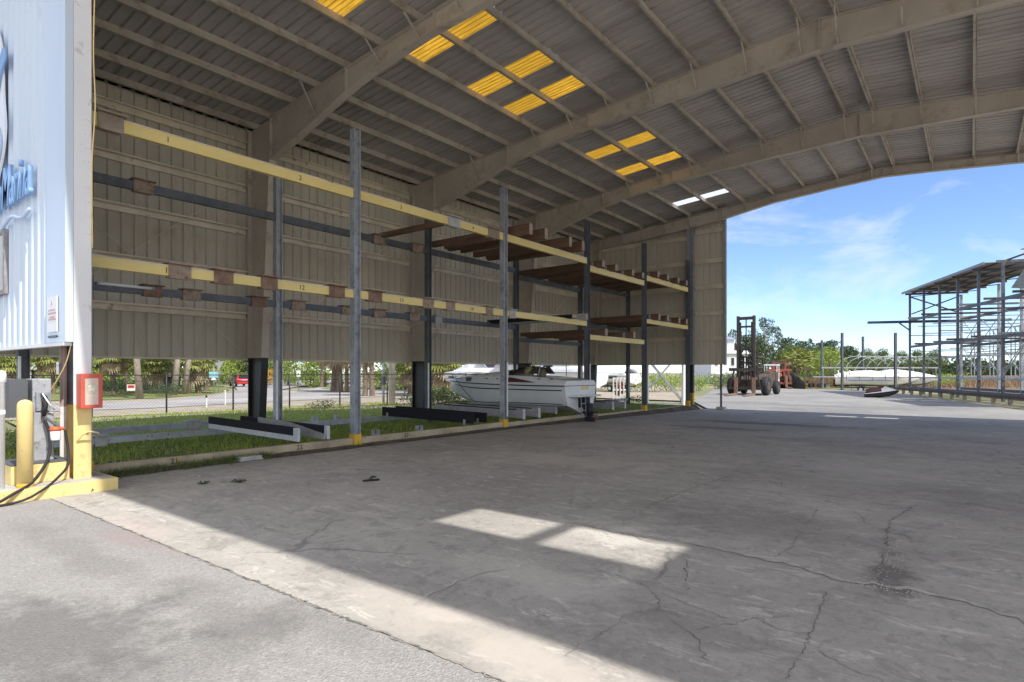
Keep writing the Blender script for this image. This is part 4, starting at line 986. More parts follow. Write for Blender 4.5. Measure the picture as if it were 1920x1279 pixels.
# ================================================================ FORKLIFTS
def forklift(label,loc,rz,mast,W,paint,mastm,cabm,scale=1,guard=True):
    t=empty('forklift',label,'forklift',loc,rz); t.scale=(scale,)*3
    P=lambda mb,n,m,pa=None,**k: mb.build(n,m,pa or t,**k)
    ms=MB()
    for s in (-1,1):
        ms.box(1.55,1.78,s*.56-.09,s*.56+.09,.25,mast); ms.box(1.60,1.72,s*.40-.05,s*.40+.05,.3,mast-.45)
    P(ms,'mast',mastm,bevel=.01)
    cm=MB()
    for z,hh in ((mast-.28,.22),(mast-.85,.14),(mast*.58,.12),(mast*.4,.12)): P(MB().box(1.58,1.74,-.48,.48,z,z+hh),'cross_member',mastm)
    pass
    P(MB().tube((1.66,.0,.4),(1.66,0,mast-.2),.045,n=8),'lift_cylinder',M['dark'],smooth=True)
    ch=MB()
    for s in (-.16,.16): ch.box(1.60,1.64,s-.03,s+.03,.8,mast*.5)
    P(ch,'lift_chain',M['dark'])
    hs=MB()
    for s in (-.30,.30): hs.box(1.72,1.80,s-.03,s+.03,mast*.24,mast*.62)
    hs.box(1.72,1.80,-.27,.27,mast*.4,mast*.4+.06)
    for k in range(5):
        z=mast*.27+k*.42
        for s in (-.30,.30): hs.path([(1.80+.05*math.cos(a),s+.11*math.sin(a),z+.13*math.cos(a)) for a in np.linspace(0,6.28,9)],.05,5)
    P(hs,'hose_reel',M['dark'])
    cg=MB(); cg.box(1.80,1.92,-1.15,1.15,1.75,1.98); cg.box(1.80,1.92,-1.15,1.15,.42,.62)
    for y in (-1.05,-.5,.5,1.05): cg.bar((1.86,y,.5),(1.86,y*.75,1.9),.11,.1)
    P(cg,'carriage',mastm)
    for y in (-.62,.62):
        P(MB().prism([(1.93,y-.11,.0),(4.3,y-.11,.03),(4.3,y-.11,.07),(2.05,y-.11,.16),(2.05,y-.11,1.3),(1.93,y-.11,1.3)],(0,.22,0)),'fork',M['rust'])
    bd=MB(); bd.prism([(-2.2,-W/2+.2,.55),(1.35,-W/2+.2,.55),(1.35,-W/2+.2,1.15),(.6,-W/2+.2,1.45),(-.6,-W/2+.2,1.5),(-.8,-W/2+.2,1.75),(-2.2,-W/2+.2,1.65)],(0,W-.4,0)); P(bd,'body',paint,bevel=.04)
    cw=MB(); cw.prism([(-2.75,-W/2+.15,.45),(-2.05,-W/2+.15,.45),(-2.05,-W/2+.15,1.72),(-2.5,-W/2+.15,1.68),(-2.75,-W/2+.15,1.3)],(0,W-.3,0)); P(cw,'counterweight',paint,bevel=.05)
    for x,r,w in ((1.0,.68,.42),(-1.75,.52,.34)):
        for s in (-1,1):
            wh=P(MB().wheel((x,s*(W/2-.05),r),r,w),'wheel',M['dark'])
            P(MB().wheel((x,s*(W/2-.02),r),r*.55,w*.9,inner=.25),'rim',M['rustbody'],wh)
    og=MB()
    for x in (.75,-.75):
        for s in (-1,1): og.bar((x,s*.55,1.4),(x*.85,s*.52,2.75),.09,.09)
    P(og,'guard_post',cabm)
    rf=MB(); rf.box(-.85,.85,-.62,.62,2.75,2.84)
    P(rf,'guard_roof',cabm,bevel=.02)
    st=MB(); st.box(-.6,-.1,-.3,.3,1.5,1.65); st.box(-.62,-.5,-.3,.3,1.65,2.1); P(st,'seat',M['dark'],bevel=.03)
    P(MB().path([(.45,0,1.5),(.3,0,1.95)],.03,6).path([(.3,.18*math.cos(a),1.95+.18*math.sin(a)) for a in np.linspace(0,6.28,12)],.018,5),'steering_column',M['dark'])
    return t
p=gp(1395,741,ZY); yaw_=math.atan2(-p.y,-p.x)
forklift('big rusty forklift with a very tall black mast and forks on the ground',(p.x+.25,p.y+1.6,ZY),yaw_+R(-17),5.75,2.5,M['rustbody'],mat('dark_rusty_mast',(.05,.04,.036),.7,.1,.3,3,(.13,.07,.045),.6,4),M['rustbody'],1.1)
p=gp(1450,727.5,ZY); yaw_=math.atan2(-p.y,-p.x)
forklift('smaller red forklift with a short mast and dark cab behind the big one',(p.x,p.y+1,ZY),yaw_+R(12),2.7,2.2,mat('faded_orange_paint',(.42,.13,.05),.6,0,.3,3,(.2,.09,.05),.55,4),mat('faded_red_mast',(.27,.07,.05),.6,0,.25,3,(.16,.07,.05),.58,4),mat('dark_cab',(.07,.075,.08),.5,0,.2,4),1.12)
# small white canopied cart between them
p=gp(1432,733,ZY); ct=empty('utility_cart','small white canopied cart with a blue seat behind the big forklift','cart',(p.x,p.y+3,ZY),YAW+R(60))
C_=lambda mb,n,m,pa=None,**k: mb.build(n,m,pa or ct,**k)
b_=MB(); b_.prism([(-1.2,-.6,.4),(1.25,-.6,.4),(1.25,-.6,.95),(.75,-.6,1.15),(.6,-.6,.62),(-.3,-.6,.62),(-.35,-.6,.9),(-1.2,-.6,.9)],(0,1.2,0)); C_(b_,'body',M['white'],bevel=.03)
C_(MB().box(-1.15,1.15,-.65,.65,2.5,2.62),'canopy',M['white'],bevel=.04)
q=MB()
for x in (-1.0,.95):
    for y in (-.58,.58): q.tube((x,y,.9),(x*.95,y,2.5),.035)
C_(q,'canopy_post',M['white'])
C_(MB().box(-.75,-.3,-.5,.5,.9,1.05).box(-.85,-.75,-.5,.5,1.0,1.6),'seat',M['blue'],bevel=.03)
for x in (-.8,.85):
    for y in (-.6,.6):
        w_=C_(MB().wheel((x,y,.28),.28,.2),'wheel',M['dark']); C_(MB().wheel((x,y*1.02,.28),.14,.19,inner=.2),'rim',M['white'],w_)
# pile of black rubber tyres beside the red forklift
p=gp(1453,727.5,ZY); tp=0
for k,(dx,dy,dz,tl) in enumerate(((-.5,0,0,0),(.55,.2,0,0),(1.5,0,0,0),(0,.1,.42,.1),(1.05,.1,.42,-.1),(.5,.1,.84,.06))):
    o=MB().wheel((0,0,0),.58,.40,(0,0.15+tl,1),20,.5).build('old_tyre',M['dark']); o.location=(p.x+1.0+dx,p.y+1.0+dy,ZY+.21+dz)
    tag(o,['lowest left black tyre in the pile by the red forklift','lowest middle black tyre in the pile by the red forklift','lowest right black tyre in the pile by the red forklift','upper left black tyre of the pile by the red forklift','upper right black tyre of the pile by the red forklift','topmost black tyre of the pile by the red forklift'][k],'tyre','tyres piled beside the red forklift')
# low flatbed frame, brown
p=gp(1522,727,ZY); q=empty('flat_trailer','low brown flat trailer frame standing before the dry reeds','trailer',(p.x,p.y+1,ZY),YAW+R(8))
f=MB(); f.prism([(-2.6,-.7,.75),(-2.2,-.7,.55),(1.9,-.7,.5),(2.2,-.7,.62),(2.2,-.7,.72),(-2.6,-.7,.9)],(0,1.4,0)); f.build('bed',M['rustbody'],q)
for x in (-.9,.3):
    for y in (-.75,.75): MB().wheel((x,y,.28),.28,.2).build('wheel',M['dark'],q)
for x in (-1.6,1.6): MB().box(x-.25,x+.25,-.4,.4,0,.45).build('block',M['conc'],q)

# ================================================================ RED CAR, SIGNS, LEFT BACKGROUND
pc=at(450,76,-.16); car=empty('red_hatchback','red hatchback seen from behind driving up the road beyond the fence','car',pc,math.atan2(pc.y,pc.x)+R(14))
P=lambda mb,n,m,pa=None,**k: mb.build(n,m,pa or car,**k)
sec=[(-2.05,.35),(-2.1,.75),(-2.0,.98),(-1.75,1.05),(.9,1.02),(1.9,.85),(2.1,.6),(2.05,.32)]
rings=[]
for y,sx in ((-.86,.97),(-.90,1),(.90,1),(.86,.97)): rings.append([(x*sx,y,z) for x,z in sec])
P(MB().loft(rings),'body',M['redcar'],bevel=.05)
cab=[(-1.95,1.0),(-1.45,1.52),(.1,1.54),(1.0,1.0)]
P(MB().loft([[(x,-.82 if z<1.2 else -.66,z) for x,z in cab],[(x,.82 if z<1.2 else .66,z) for x,z in cab]]),'cabin',M['redcar'],bevel=.04)
P(MB().add([(-1.965,-.62,1.06),(-1.965,.62,1.06),(-1.49,.54,1.49),(-1.49,-.54,1.49)],[(0,1,2,3)]),'rear_window',M['glass'])
for s in (-1,1):
    P(MB().add([(-1.55,s*.825,1.06),(.75,s*.825,1.06),(.1,s*.70,1.46),(-1.35,s*.70,1.46)],[(0,1,2,3)]),'side_window',M['glass'])
    P(MB().box(-2.12,-2.05,s*.72-.14,s*.72+.14,.72,.9),'tail_light',mat('tail_lamp',(.6,.02,.02),.2) if s<0 else bpy.data.materials['tail_lamp'])
    for x in (-1.35,1.35):
        w_=P(MB().wheel((x,s*.80,.33),.33,.22),'wheel',M['dark']); P(MB().wheel((x,s*.83,.33),.19,.2,inner=.25),'rim',M['galv'],w_)
P(MB().box(-2.16,-2.04,-.82,.82,.34,.52),'bumper',M['redcar'],bevel=.03); P(MB().box(-2.125,-2.1,-.26,.26,.76,.88),'number_plate',M['white'])
def signpost(name,label,px,d,h,plates,pm=None,z=-.16,r=.03):
    p=at(px,d,z); t=empty(name,label,'sign',p,YAW)
    MB().tube((0,0,0),(0,0,h),r,n=8).build('post',pm or M['galv'],t,smooth=True)
    for nm,poly,m in plates: MB().prism([(x,-.04,zz) for x,zz in poly],(0,-.015,0)).build(nm,m,t)
    return t
rect=lambda x,z0,w,h:[(x-w/2,z0),(x+w/2,z0),(x+w/2,z0+h),(x-w/2,z0+h)]
signpost('yield_sign','grey backed yield sign on a post at the road junction',410,52,3.1,[('plate',[(-.02,1.95),(.02,1.95),(.48,2.75),(-.48,2.75)],M['grey_box']),('small_plate',rect(.05,1.6,.42,.3),M['galv'])])
signpost('street_sign','blue and white street sign on a thin post left of the yield sign',401,50,2.3,[('plate',rect(0,1.35,.75,.5),mat('faded_blue_sign',(.28,.55,.62),.5)),('lower_plate',[(-.25,1.15),(.25,1.15),(.1,1.35),(-.1,1.35)],M['white'])])
signpost('road_sign','small white road sign with dark mark on a post across the road',560,60,2.1,[('plate',rect(0,1.35,.40,.62),M['white']),])
so_=[o for o in scene.objects if o.name.startswith('road_sign')][0]; MB().prism([(x,-.056,z) for x,z in rect(-.02,1.55,.12,.16)],(0,-.004,0)).build('mark',M['dark'],so_)
for px,py,lab,top in ((387,764,'white road marker post with a dark cap, nearer the corner column',1),(422,759,'taller plain white road marker post right of the capped one',0)):
    p=gp(px,py,-.18); t=empty('marker_post',lab,'marker post',p)
    MB().box(-.05,.05,-.02,.02,0,.62 if top else .82).build('post',M['white'],t)
    if top: MB().box(-.055,.055,-.025,.025,.5,.64).build('cap',M['dark'],t)
# utility poles
for px,d,h,m,lab in ((735,34,9.5,M['conc'],'pale concrete utility pole beyond the fence'),(719,34.5,3.2,M['galv'],'short white and grey pole beside the concrete utility pole')):
    p=at(px,d,-.2); t=empty('utility_pole',lab,'pole',p)
    MB().lathe((0,0,0),[(.19 if h>5 else .07,0),(.14 if h>5 else .06,h)],14).build('pole',m,t,smooth=True)
    if h>5:
        MB().box(-1.1,1.1,-.05,.05,h-.6,h-.48).build('crossarm',M['trunk2'],t)
        for x in (-.9,.9): MB().lathe((x,0,h-.48),[(.03,0),(.05,.08),(.02,.16)],8).build('insulator',M['white'],t)
    else:
        MB().box(-.1,.1,-.1,.1,h*.35,h*.5).build('box',M['grey_dk'],t)
# dark container and far white shed roof behind the trees
p=at(296,56,-.2); t=empty('dumpster','dark blue grey dumpster under the palms beyond the road','dumpster',p,YAW)
MB().prism([(-1.6,-.8,.15),(1.6,-.8,.15),(1.7,-.8,1.35),(-1.7,-.8,1.35)],(0,1.6,0)).build('bin',mat('dark_bin',(.04,.05,.075),.6,0,.2,3),t)
MB().box(-1.72,1.72,-.85,.85,1.35,1.43).build('lid',M['dark'],t)
for x in (-1.2,-.4,.4,1.2): MB().box(x-.05,x+.05,-.86,-.8,.15,1.3).build('rib',M['dark'],t)
p=at(20,66,-.2); t=empty('carport','low white roofed carport far left beyond the fence','carport',p,YAW)
MB().box(-6,4.5,-2.5,2.5,2.15,2.45).build('roof',M['white'],t)
for x in (-5.5,-1,4):
    for y in (-2.3,2.3): MB().box(x-.06,x+.06,y-.06,y+.06,0,2.15).build('post',M['white'],t)
# wire fence
fen=empty('wire_fence','black chain link fence with rails along the grass beyond the shed','fence',(-26,12,-.1))
def fp(y): return Vector((-26.3+.175*(y-10.8),y,-.13))
FY=[3.2,5.7,8.3,10.8,13.37,15.85,18.35,21,23.6,26.2,28.8]
for y in FY:
    p=fp(y); MB().tube(p,p+Vector((0,0,1.72)),.035,n=8).build('post',M['black_paint'],fen,world=True,smooth=True)
for z in (1.66,.05):
    MB().tube(fp(FY[0])+Vector((0,0,z)),fp(FY[-1])+Vector((0,0,z)),.022,n=6).build('rail',M['black_paint'],fen,world=True,smooth=True)
MB().tube(fp(FY[0])+Vector((0,0,1.42)),fp(FY[-1])+Vector((0,0,1.42)),.012,n=6).build('rail',M['black_paint'],fen,world=True,smooth=True)
wm=MB(); n=int((FY[-1]-FY[0])/.13)
for k in range(-13,n):
    for s in (1,-1):
        y0=FY[0]+k*.13; y1=y0+1.6*s if s>0 else y0+1.6
        za,zb=(0.05,1.65) if s>0 else (1.65,.05)
        a=max(y0,FY[0]); b=min(y0+1.6,FY[-1])
        if b<=a: continue
        f=lambda y: za+(zb-za)*(y-y0)/1.6
        p,q=fp(a),fp(b); p.z+=f(a); q.z+=f(b)
        d=Vector((.003,0,0)); wm.add([p-d,p+d,q+d,q-d],[(0,1,2,3)])
        d=Vector((0,0,.003)); wm.add([p-d,p+d,q+d,q-d],[(0,1,2,3)])
wm.build('mesh',M['galv_dk'],fen,world=True)
ns=empty('red_notice','small red and white notice hung on the wire fence','notice',fp(9.55)+Vector((.05,0,1.05)),R(80))
MB().box(-.14,.14,-.01,.01,0,.24).build('plate',M['white'],ns); MB().box(-.12,.12,-.013,-.0105,.09,.22).build('band',M['red'],ns); MB().box(-.07,.07,-.016,-.0135,.14,.17).build('print',M['dark'],ns)
# white pallet-like steel frame and bracing outside the far gable
ex=empty('braced_frame','silver cross braced steel frame behind the far end wall','frame',(-12.5,31,-.2))
q0,q1=at(1214,33.5,-.2),at(1282,33.5,-.2)
e=lambda p,z: Vector((p.x,p.y,z-.2))
for nm,a,b,w in (('brace',e(q0,2.6),e(q1,.15),.13),('brace',e(q0,.9),e(q0.lerp(q1,.72),2.5),.09),('post',e(q0,0),e(q0,2.7),.12),('post',e(q1,0),e(q1,2.7),.36),('rail',e(q0,.1),e(q1,.1),.10)):
    MB().bar(a,b,w,w if w<.3 else .12).build(nm,M['galv'] if nm!='post' or w<.3 else M['white'],ex,world=True)
st=at(1163,34,-.2); o=empty('pallet_crate','upright white slatted crate holding rusty orange parts behind the end wall','crate',st,YAW)
c=MB()
for x in (-.5,-.25,0,.25,.5): c.box(x*.8-.03,x*.8+.03,-.05,.0,0,1.55)
for z in (.1,.8,1.45): c.box(-.44,.44,0.001,.05,z,z+.09)
c.build('slats',M['white'],o)
c=MB()
for z in (.62,.85,1.08): c.ball((-.12,.2,z),.16,5); c.ball((.18,.2,z+.1),.14,5)
c.build('parts',mat('faded_rust_parts',(.34,.13,.06),.7,0,.3,5),o)
# ================================================================ HOUSE
hp=at(1362,104,-.2); ho=empty('house','pale grey two storey house with a small tower beyond the hedge','house',hp,YAW+R(10))
H_=lambda mb,n,m,pa=None: mb.build(n,m,pa or ho)
M['house']=mat('pale_siding',(.62,.63,.66),.7,0,.05,3); M['roof_grey']=mat('blue_grey_roof',(.24,.27,.32),.6,0,.1,3)
w1=H_(MB().box(-4.5,2.6,-3,4,0,5.0),'wall',M['house']); H_(MB().prism([(-4.9,-3.4,5.0),(3.0,-3.4,5.0),(2.2,-3.4,5.5),(-4.1,-3.4,5.5)],(0,7.8,0)),'roof',M['white'])
w2=H_(MB().box(-2.8,.3,-2,2,5.5,7.4),'tower',M['house']); H_(MB().add([(-3.2,-2.4,7.4),(.7,-2.4,7.4),(.7,2.4,7.4),(-3.2,2.4,7.4),(-1.2,0,8.6)],[(0,1,4),(1,2,4),(2,3,4),(3,0,4),(3,2,1,0)]),'roof',M['roof_grey'])
H_(MB().box(-2.6,-1.0,-2.03,-2.001,5.7,7.1),'window',M['roof_grey'])
for x in (-3.6,-.6,1.3,2.1):
    wf=H_(MB().box(x-.38,x+.38,-3.05,-3.001,2.9,4.4),'window',M['white']); H_(MB().box(x-.28,x+.28,-3.08,-3.051,3.0,4.3),'pane',M['glass'],wf)
# ================================================================ FAR RACK SHED (right)
tdir=.295
u=Vector((-SN+CS*tdir,CS+SN*tdir,0)).normalized(); v=Vector((u.y,-u.x,0))
O=at(1706,53.0,0); ang=math.atan2(v.y,v.x)
fs=empty('steel_rack_shed','tall open galvanised rack structure with a flat tin roof at the right','rack shed',(O.x,O.y,ZY),ang)
# local: x = v (right), y = u (away). posts come towards the camera (negative y)
F_=lambda mb,n,m,pa=None,**k: mb.build(n,m,pa or fs,**k)
SPC=3.27; NP=9; DX=3.9; TOP=8.75-ZY
for k in range(NP):
    y=-k*SPC
    for x in (0,DX):
        F_(MB().box(x-.075,x+.075,y-.075,y+.075,0,TOP-.25 if x==0 else TOP-.35),'post',M['galv'] if x else M['galv_dk'])
def L2(a): return a-ZY
for x in (0,DX):
    for z,hh in ((6.24,.2),(3.9,.2),(1.2,.1),(.25,.22)):
        F_(MB().box(x-.06,x+.06,-(NP-1)*SPC+.0,0,L2(z)-hh/2,L2(z)+hh/2) if z!=6.24 or x else MB().box(x-.06,x+.06,-(NP-1)*SPC,-3*SPC,L2(z)-hh/2,L2(z)+hh/2).box(x-.06,x+.06,-2*SPC,0,L2(z)-hh/2,L2(z)+hh/2),'beam',M['galv_dk'] if hh>.1 else M['galv'])
for k in range(NP):
    y=-k*SPC
    for z in (2.9,1.2,4.9):
        F_(MB().bar((0.1,y,L2(z)),(DX-.1,y,L2(z)),.07,.07),'cross_rail',M['galv'])
    F_(MB().box(-.35,DX+.5,y-.06,y+.06,TOP-.25,TOP-.08),'roof_beam',M['galv_dk'])
    if k<NP-1:
        y2=y-SPC
        for a,b in ((1.3,3.7),(4.1,6.0)):
            F_(MB().bar((DX+.08,y-.1,L2(a)),(DX+.08,y2+.1,L2(b)),.045,.045),'brace',M['galv'])
            F_(MB().bar((DX+.14,y-.1,L2(b)),(DX+.14,y2+.1,L2(a)),.045,.045),'brace',M['galv'])
        F_(MB().bar((.1,y,TOP-.4),(DX-.1,y2,TOP-.4),.06,.06),'roof_brace',M['galv_dk'])
        for dx in (-1.1,-.6,.0,.6): F_(MB().box(DX+.3,DX+.36,y-SPC/2+dx-.03,y-SPC/2+dx+.03,L2(1.2),L2(5.0)),'guard_bar',M['galv'])
        for z in (5.0,3.3,2.1): F_(MB().box(DX+.29,DX+.37,y-SPC,y,L2(z),L2(z)+.07),'guard_rail',M['galv'])
        F_(MB().bar((-.1,y-.1,L2(1.3)),(-.1,y2+.1,L2(3.6)),.04,.04),'brace',M['galv']) if k%2 else None
        for z in (3.45,5.6): F_(MB().bar((.1,y-SPC/2,L2(z)),(DX-.1,y-SPC/2,L2(z)),.06,.06),'cross_rail',M['galv'])
F_(MB().bar((.1,0,L2(8.3)),(DX-.1,0,L2(6.8)),.1,.1),'end_brace',M['galv_dk']); F_(MB().bar((.1,-.12,L2(6.8)),(DX-.1,-.12,L2(8.3)),.1,.1),'end_brace',M['galv_dk'])
for x in (.35,1.6,2.9,4.2): F_(MB().box(x-.05,x+.05,-(NP-1)*SPC-.4,.45,TOP-.079,TOP-.0),'roof_purlin',M['rustbody'])
def tin(x0,x1,y0,y1,z):
    mb=MB(); pr=ribs(y0,y1,.4,.03); n=len(pr)
    mb.add([(x0,y,z+h) for y,h in pr]+[(x1,y,z+h) for y,h in pr],[(i,i+1,n+i+1,n+i) for i in range(n-1)]); return mb
M['tin']=mat('weathered_tin',(.33,.30,.27),.6,.0,.15,1,(.26,.19,.14),.55,2)
F_(tin(-.45,DX+.6,-4.6*SPC,.5,TOP+.004),'roof_sheet',M['tin']); F_(tin(-.45,DX+.6,-(NP-1)*SPC-.4,-5.9*SPC,TOP+.004),'roof_sheet',M['tin'])
F_(MB().box(-.5,-.45,-4.6*SPC,.5,TOP-.12,TOP+.06),'fascia',M['roof_grey'])
pk=tin(0,3.6,0,3.2,0).xf(Matrix.Translation((.6,-5.7*SPC,TOP-.1))@Matrix.Rotation(R(-32),4,'X')@Matrix.Rotation(R(8),4,'Y'))
F_(pk,'bent_roof_sheet',mat('bent_blue_tin',(.42,.50,.62),.4,.1,.1,2))
# rail beam sticking out to the left
F_(MB().box(-3.4,7.4,-.4,-.22,L2(6.0),L2(6.22)),'crane_rail',mat('navy_rail',(.03,.045,.09),.5,0,.2,3)); F_(MB().bar((-.9,-.31,L2(6.0)),(-.05,-.31,L2(5.3)),.1,.1),'rail_bracket',M['galv_dk'])
random.seed(3)
for k in range(14):
    y=-.8-k*1.8; z=3.9 if k%2 else 6.24
    if y<-(NP-1)*SPC+1: continue
    F_(MB().bar((-.3-.4*random.random(),y,L2(z)+.16),(DX+.5,y+random.uniform(-.3,.3),L2(z)+.16),.12,.14),'bunk',M['rustbody'] if k%3 else M['board'])
# timber kerb rail in front
rail=empty('timber_guard_rail','low dark timber rail on short posts in front of the open rack shed','guard rail',(O.x,O.y,ZY),ang)
MB().box(-1.0,-.88,-(NP-1)*SPC-2,1,.28,.48).build('rail',M['rustbody'],rail)
for k in range(15): MB().box(-.98,-.80,.6-k*2.0,.8-k*2.0,-.05,.275).build('post',M['trunk2'],rail)
# lone posts and the bare cover hoops
for px,py,top,lab in ((1541,727.5,638,'leftmost bare steel post rising behind the flat trailer'),(1579,731,624,'tall bare steel post at the left end of the covered boats'),(1618,727,631,'slender steel post rising behind the large covered boat'),(1679,732,624,'tall bare steel post just left of the open rack shed')):
    p=gp(px,py,ZY); d=-SN*p.x+CS*p.y; h=(HORIZ-top)/FPX*d+EYE-ZY
    t=empty('steel_post',lab,'post',p,YAW,'bare steel posts along the far yard edge'); hh=hpost(0,0,0,h,.22,.2); hh.build('post',M['galv_dk'],t)
    MB().box(-.2,.2,-.2,.2,0,.03).build('foot_plate',M['galv_dk'],t)
hr=empty('hoop_frame','row of bare pale metal hoops over the covered boats','hoop frame',gp(1650,728,ZY),YAW)
for k in range(7):
    x=-3.6+k*1.35
    pts=[(x-2.2+2.6*(1-math.cos(a)),(.3*k-1),1.5+2.15*math.sin(a)**.8) for a in np.linspace(0.02,2.6,14)]
    MB().path(pts,.035,6).build('hoop',M['galv'],hr,smooth=True)
for z,y in ((2.35,-.9),(1.3,1.0)): MB().bar((-7.2,y,z),(6.2,y,z),.10,.14).build('rail',M['galv'],hr)
for x in (-7.0,-5,-2.2,.6,3.2,5.8): MB().tube((x,-.9,0),(x,-.9,2.35),.04,n=6).build('leg',M['galv'],hr)
# ================================================================ PLANTS
def leaf_mesh(name, centers, size, aspect=.55, var=.4):
    c=np.asarray(centers,float); n=len(c)
    a=rng.normal(size=(n,3)); a/=np.linalg.norm(a,axis=1)[:,None]
    b=rng.normal(size=(n,3)); b-=a*(a*b).sum(1)[:,None]; b/=np.linalg.norm(b,axis=1)[:,None]
    s=size*(1+var*rng.uniform(-1,1,n))[:,None]
    v=np.stack([c-a*s*.5, c+b*s*aspect*.5, c+a*s*.5, c-b*s*aspect*.5],1).reshape(-1,3)
    me=bpy.data.meshes.new(name); me.from_pydata(v.tolist(),[],[(4*i,4*i+1,4*i+2,4*i+3) for i in range(n)]); return me
def clumps(n, R_, centers, rad):
    """leaf points in several loose clumps"""
    out=[]
    per=n//len(centers)
    for (cx,cy,cz),r in zip(centers,rad):
        d=rng.normal(size=(per,3)); d/=np.linalg.norm(d,axis=1)[:,None]
        q=d*(rng.uniform(.25,1,per)**.5)[:,None]*r; q[:,2]*=.75
        out.append(q+np.array([cx,cy,cz]))
    return np.concatenate(out)
def obj_from(name, me, m, parent):
    me.materials.clear(); me.materials.append(m); o=bpy.data.objects.new(name,me); COL.objects.link(o); o.parent=parent; return o
def make_tree(name,H,spread,leaf,trunk,ncl=16,n=3200,ls=.34,open_=1.0,base=.35):
    t=empty(name); tips=[]
    tr=MB(); r0=.013*H+.04
    tr.path([(0,0,-.1),(.03*H,0,H*.25),(.0,.02*H,H*.5),(.02*H,0,H*.8)],[r0*1.25,r0,r0*.8,r0*.3],8)
    cs=[];rd=[]
    for k in range(ncl):
        a=k*2.4+random.random(); z=H*(base+(1-base)*((k+.5)/ncl)); f=math.sin(math.pi*min(1,max(.12,(z/H-base)/(1-base)*.85+.15)))
        rr=spread*f*(.55+.45*random.random())*open_
        p=(rr*math.cos(a),rr*math.sin(a),z); cs.append(p); rd.append(spread*(.30+.22*random.random()))
        tr.path([(.01*H,0,z*.62),(p[0]*.5,p[1]*.5,z*.86),p],[r0*.42,r0*.28,r0*.08],5)
    tr.build('trunk',trunk,t,smooth=True)
    obj_from('crown',leaf_mesh('crown',clumps(n,spread,cs,rd),ls),leaf,t); return t
def make_palm(h, dead=14, green=26):
    t=empty('palm_tree'); tr=MB(); gsz=1.0
    pts=[(.05*math.sin(z*.9),.04*math.cos(z*.7),z) for z in np.linspace(-.1,h,7)]; tr.path(pts,[.24,.19,.18,.17,.17,.18,.2],10)
    for k in range(int(h*9)):
        z=h-.1-k*.11*(.8+.4*random.random()); a=k*2.4
        if z<.15: break
        tr.bar((.16*math.cos(a),.16*math.sin(a),z),(.26*math.cos(a),.26*math.sin(a),z+.22),.07,.02)
    tr.build('trunk',M['trunk'],t)
    def fan(mb,az,el,L_,droop):
        d=Vector((math.cos(az)*math.cos(el),math.sin(az)*math.cos(el),math.sin(el))); o=Vector((0,0,h))
        p1=o+d*L_*.55; p1.z-=droop*.1; side=Vector((-math.sin(az),math.cos(az),0)); up=side.cross(d)
        mb.bar(o,p1,.035,.02)
        for k in range(-6,7):
            f=k/6; dd=(d*math.cos(f*1.35)+side*math.sin(f*1.35)).normalized(); ln=L_*(.62-.12*abs(f))
            m=p1+dd*ln*.55-Vector((0,0,droop*.10)); e=p1+dd*ln-Vector((0,0,droop*(.35+.2*random.random()))); w=up.cross(dd).normalized()*.045*L_
            mb.add([p1,m-w,e,m+w],[(0,1,2,3)])
    g=MB()
    for k in range(green): fan(g,k*2.399+random.random()*.3,-.25+1.5*((k+.5)/green)+random.uniform(-.1,.1),1.25+.4*random.random(),.95)
    g.build('crown',M['palm'],t)
    d=MB()
    for k in range(dead): fan(d,k*2.399+random.random()*.4,-1.25+.65*random.random(),1.2+.3*random.random(),.35)
    d.build('dead_fronds',M['palm_dead'],t); return t
def make_bush(name,leaf,w,h,n=900,ls=.14):
    t=empty(name); cs=[];rd=[]
    st=MB()
    for k in range(9):
        a=k*2.4; r=w*.5*math.sqrt((k+.3)/9); z=h*(.35+.35*random.random())
        cs.append((r*math.cos(a),r*math.sin(a),z)); rd.append(h*.42); st.path([(r*.2*math.cos(a),r*.2*math.sin(a),-.05),(r*math.cos(a),r*math.sin(a),z)],[.02,.008],5)
    st.build('stems',M['trunk'],t); obj_from('leaves',leaf_mesh('leaves',clumps(n,w,cs,rd),ls),leaf,t); return t
PROT={'oak':make_tree('broadleaf_tree',9,3.6,M['leaf'],M['trunk2'],18,4200,.36,1,.3),
 'oakd':make_tree('broadleaf_tree',8,3.3,M['leaf_dk'],M['trunk'],18,4200,.34,1,.2),
 'pine':make_tree('pine_tree',13,2.9,M['leaf_grey'],M['trunk2'],13,1900,.34,1.15,.5),
 'bright':make_tree('small_tree',4.2,2.6,M['leaf_br'],M['trunk'],14,2600,.22,1,.12),
 'thicket':make_tree('thicket_tree',6,3.4,M['leaf_br'],M['trunk'],16,3600,.30,1,.08),
 'tall':make_tree('tall_pine',15,1.5,M['leaf_dk'],M['trunk2'],10,900,.36,1,.75),
 'palm':make_palm(3.0),'palmb':make_palm(4.6,18,24),'palmc':make_palm(2.0,10,28),
 'bush':make_bush('shrub',M['leaf'],2.6,1.6),'bushd':make_bush('shrub',M['leaf_dk'],2.8,1.8),'bushb':make_bush('shrub',M['leaf_br'],2.8,1.7),'busho':make_bush('orange_shrub',M['leaf_or'],1.8,1.9,700,.16),
 'weedy':make_bush('shrub',M['weed'],1.6,1.0,420,.10),'poletree':make_tree('pine_tree',11,2.4,M['leaf'],M['trunk2'],10,1500,.34,1,.62)}
USED=set()
def plant(kind,px,d,label,cat='tree',group=None,s=1,rz=None,z=-.22,loc=None):
    p=Vector(loc) if loc is not None else at(px,d,z)
    o=PROT[kind] if kind not in USED else copy_tree(PROT[kind]); USED.add(kind)
    o.location=p; o.rotation_euler=(0,0,random.random()*6.28 if rz is None else rz)
    o.scale=(s,s,s) if isinstance(s,(int,float)) else s
    for k in ('label','category','group'):
        if k in o.keys(): del o[k]
    return tag(o,label,cat,group)
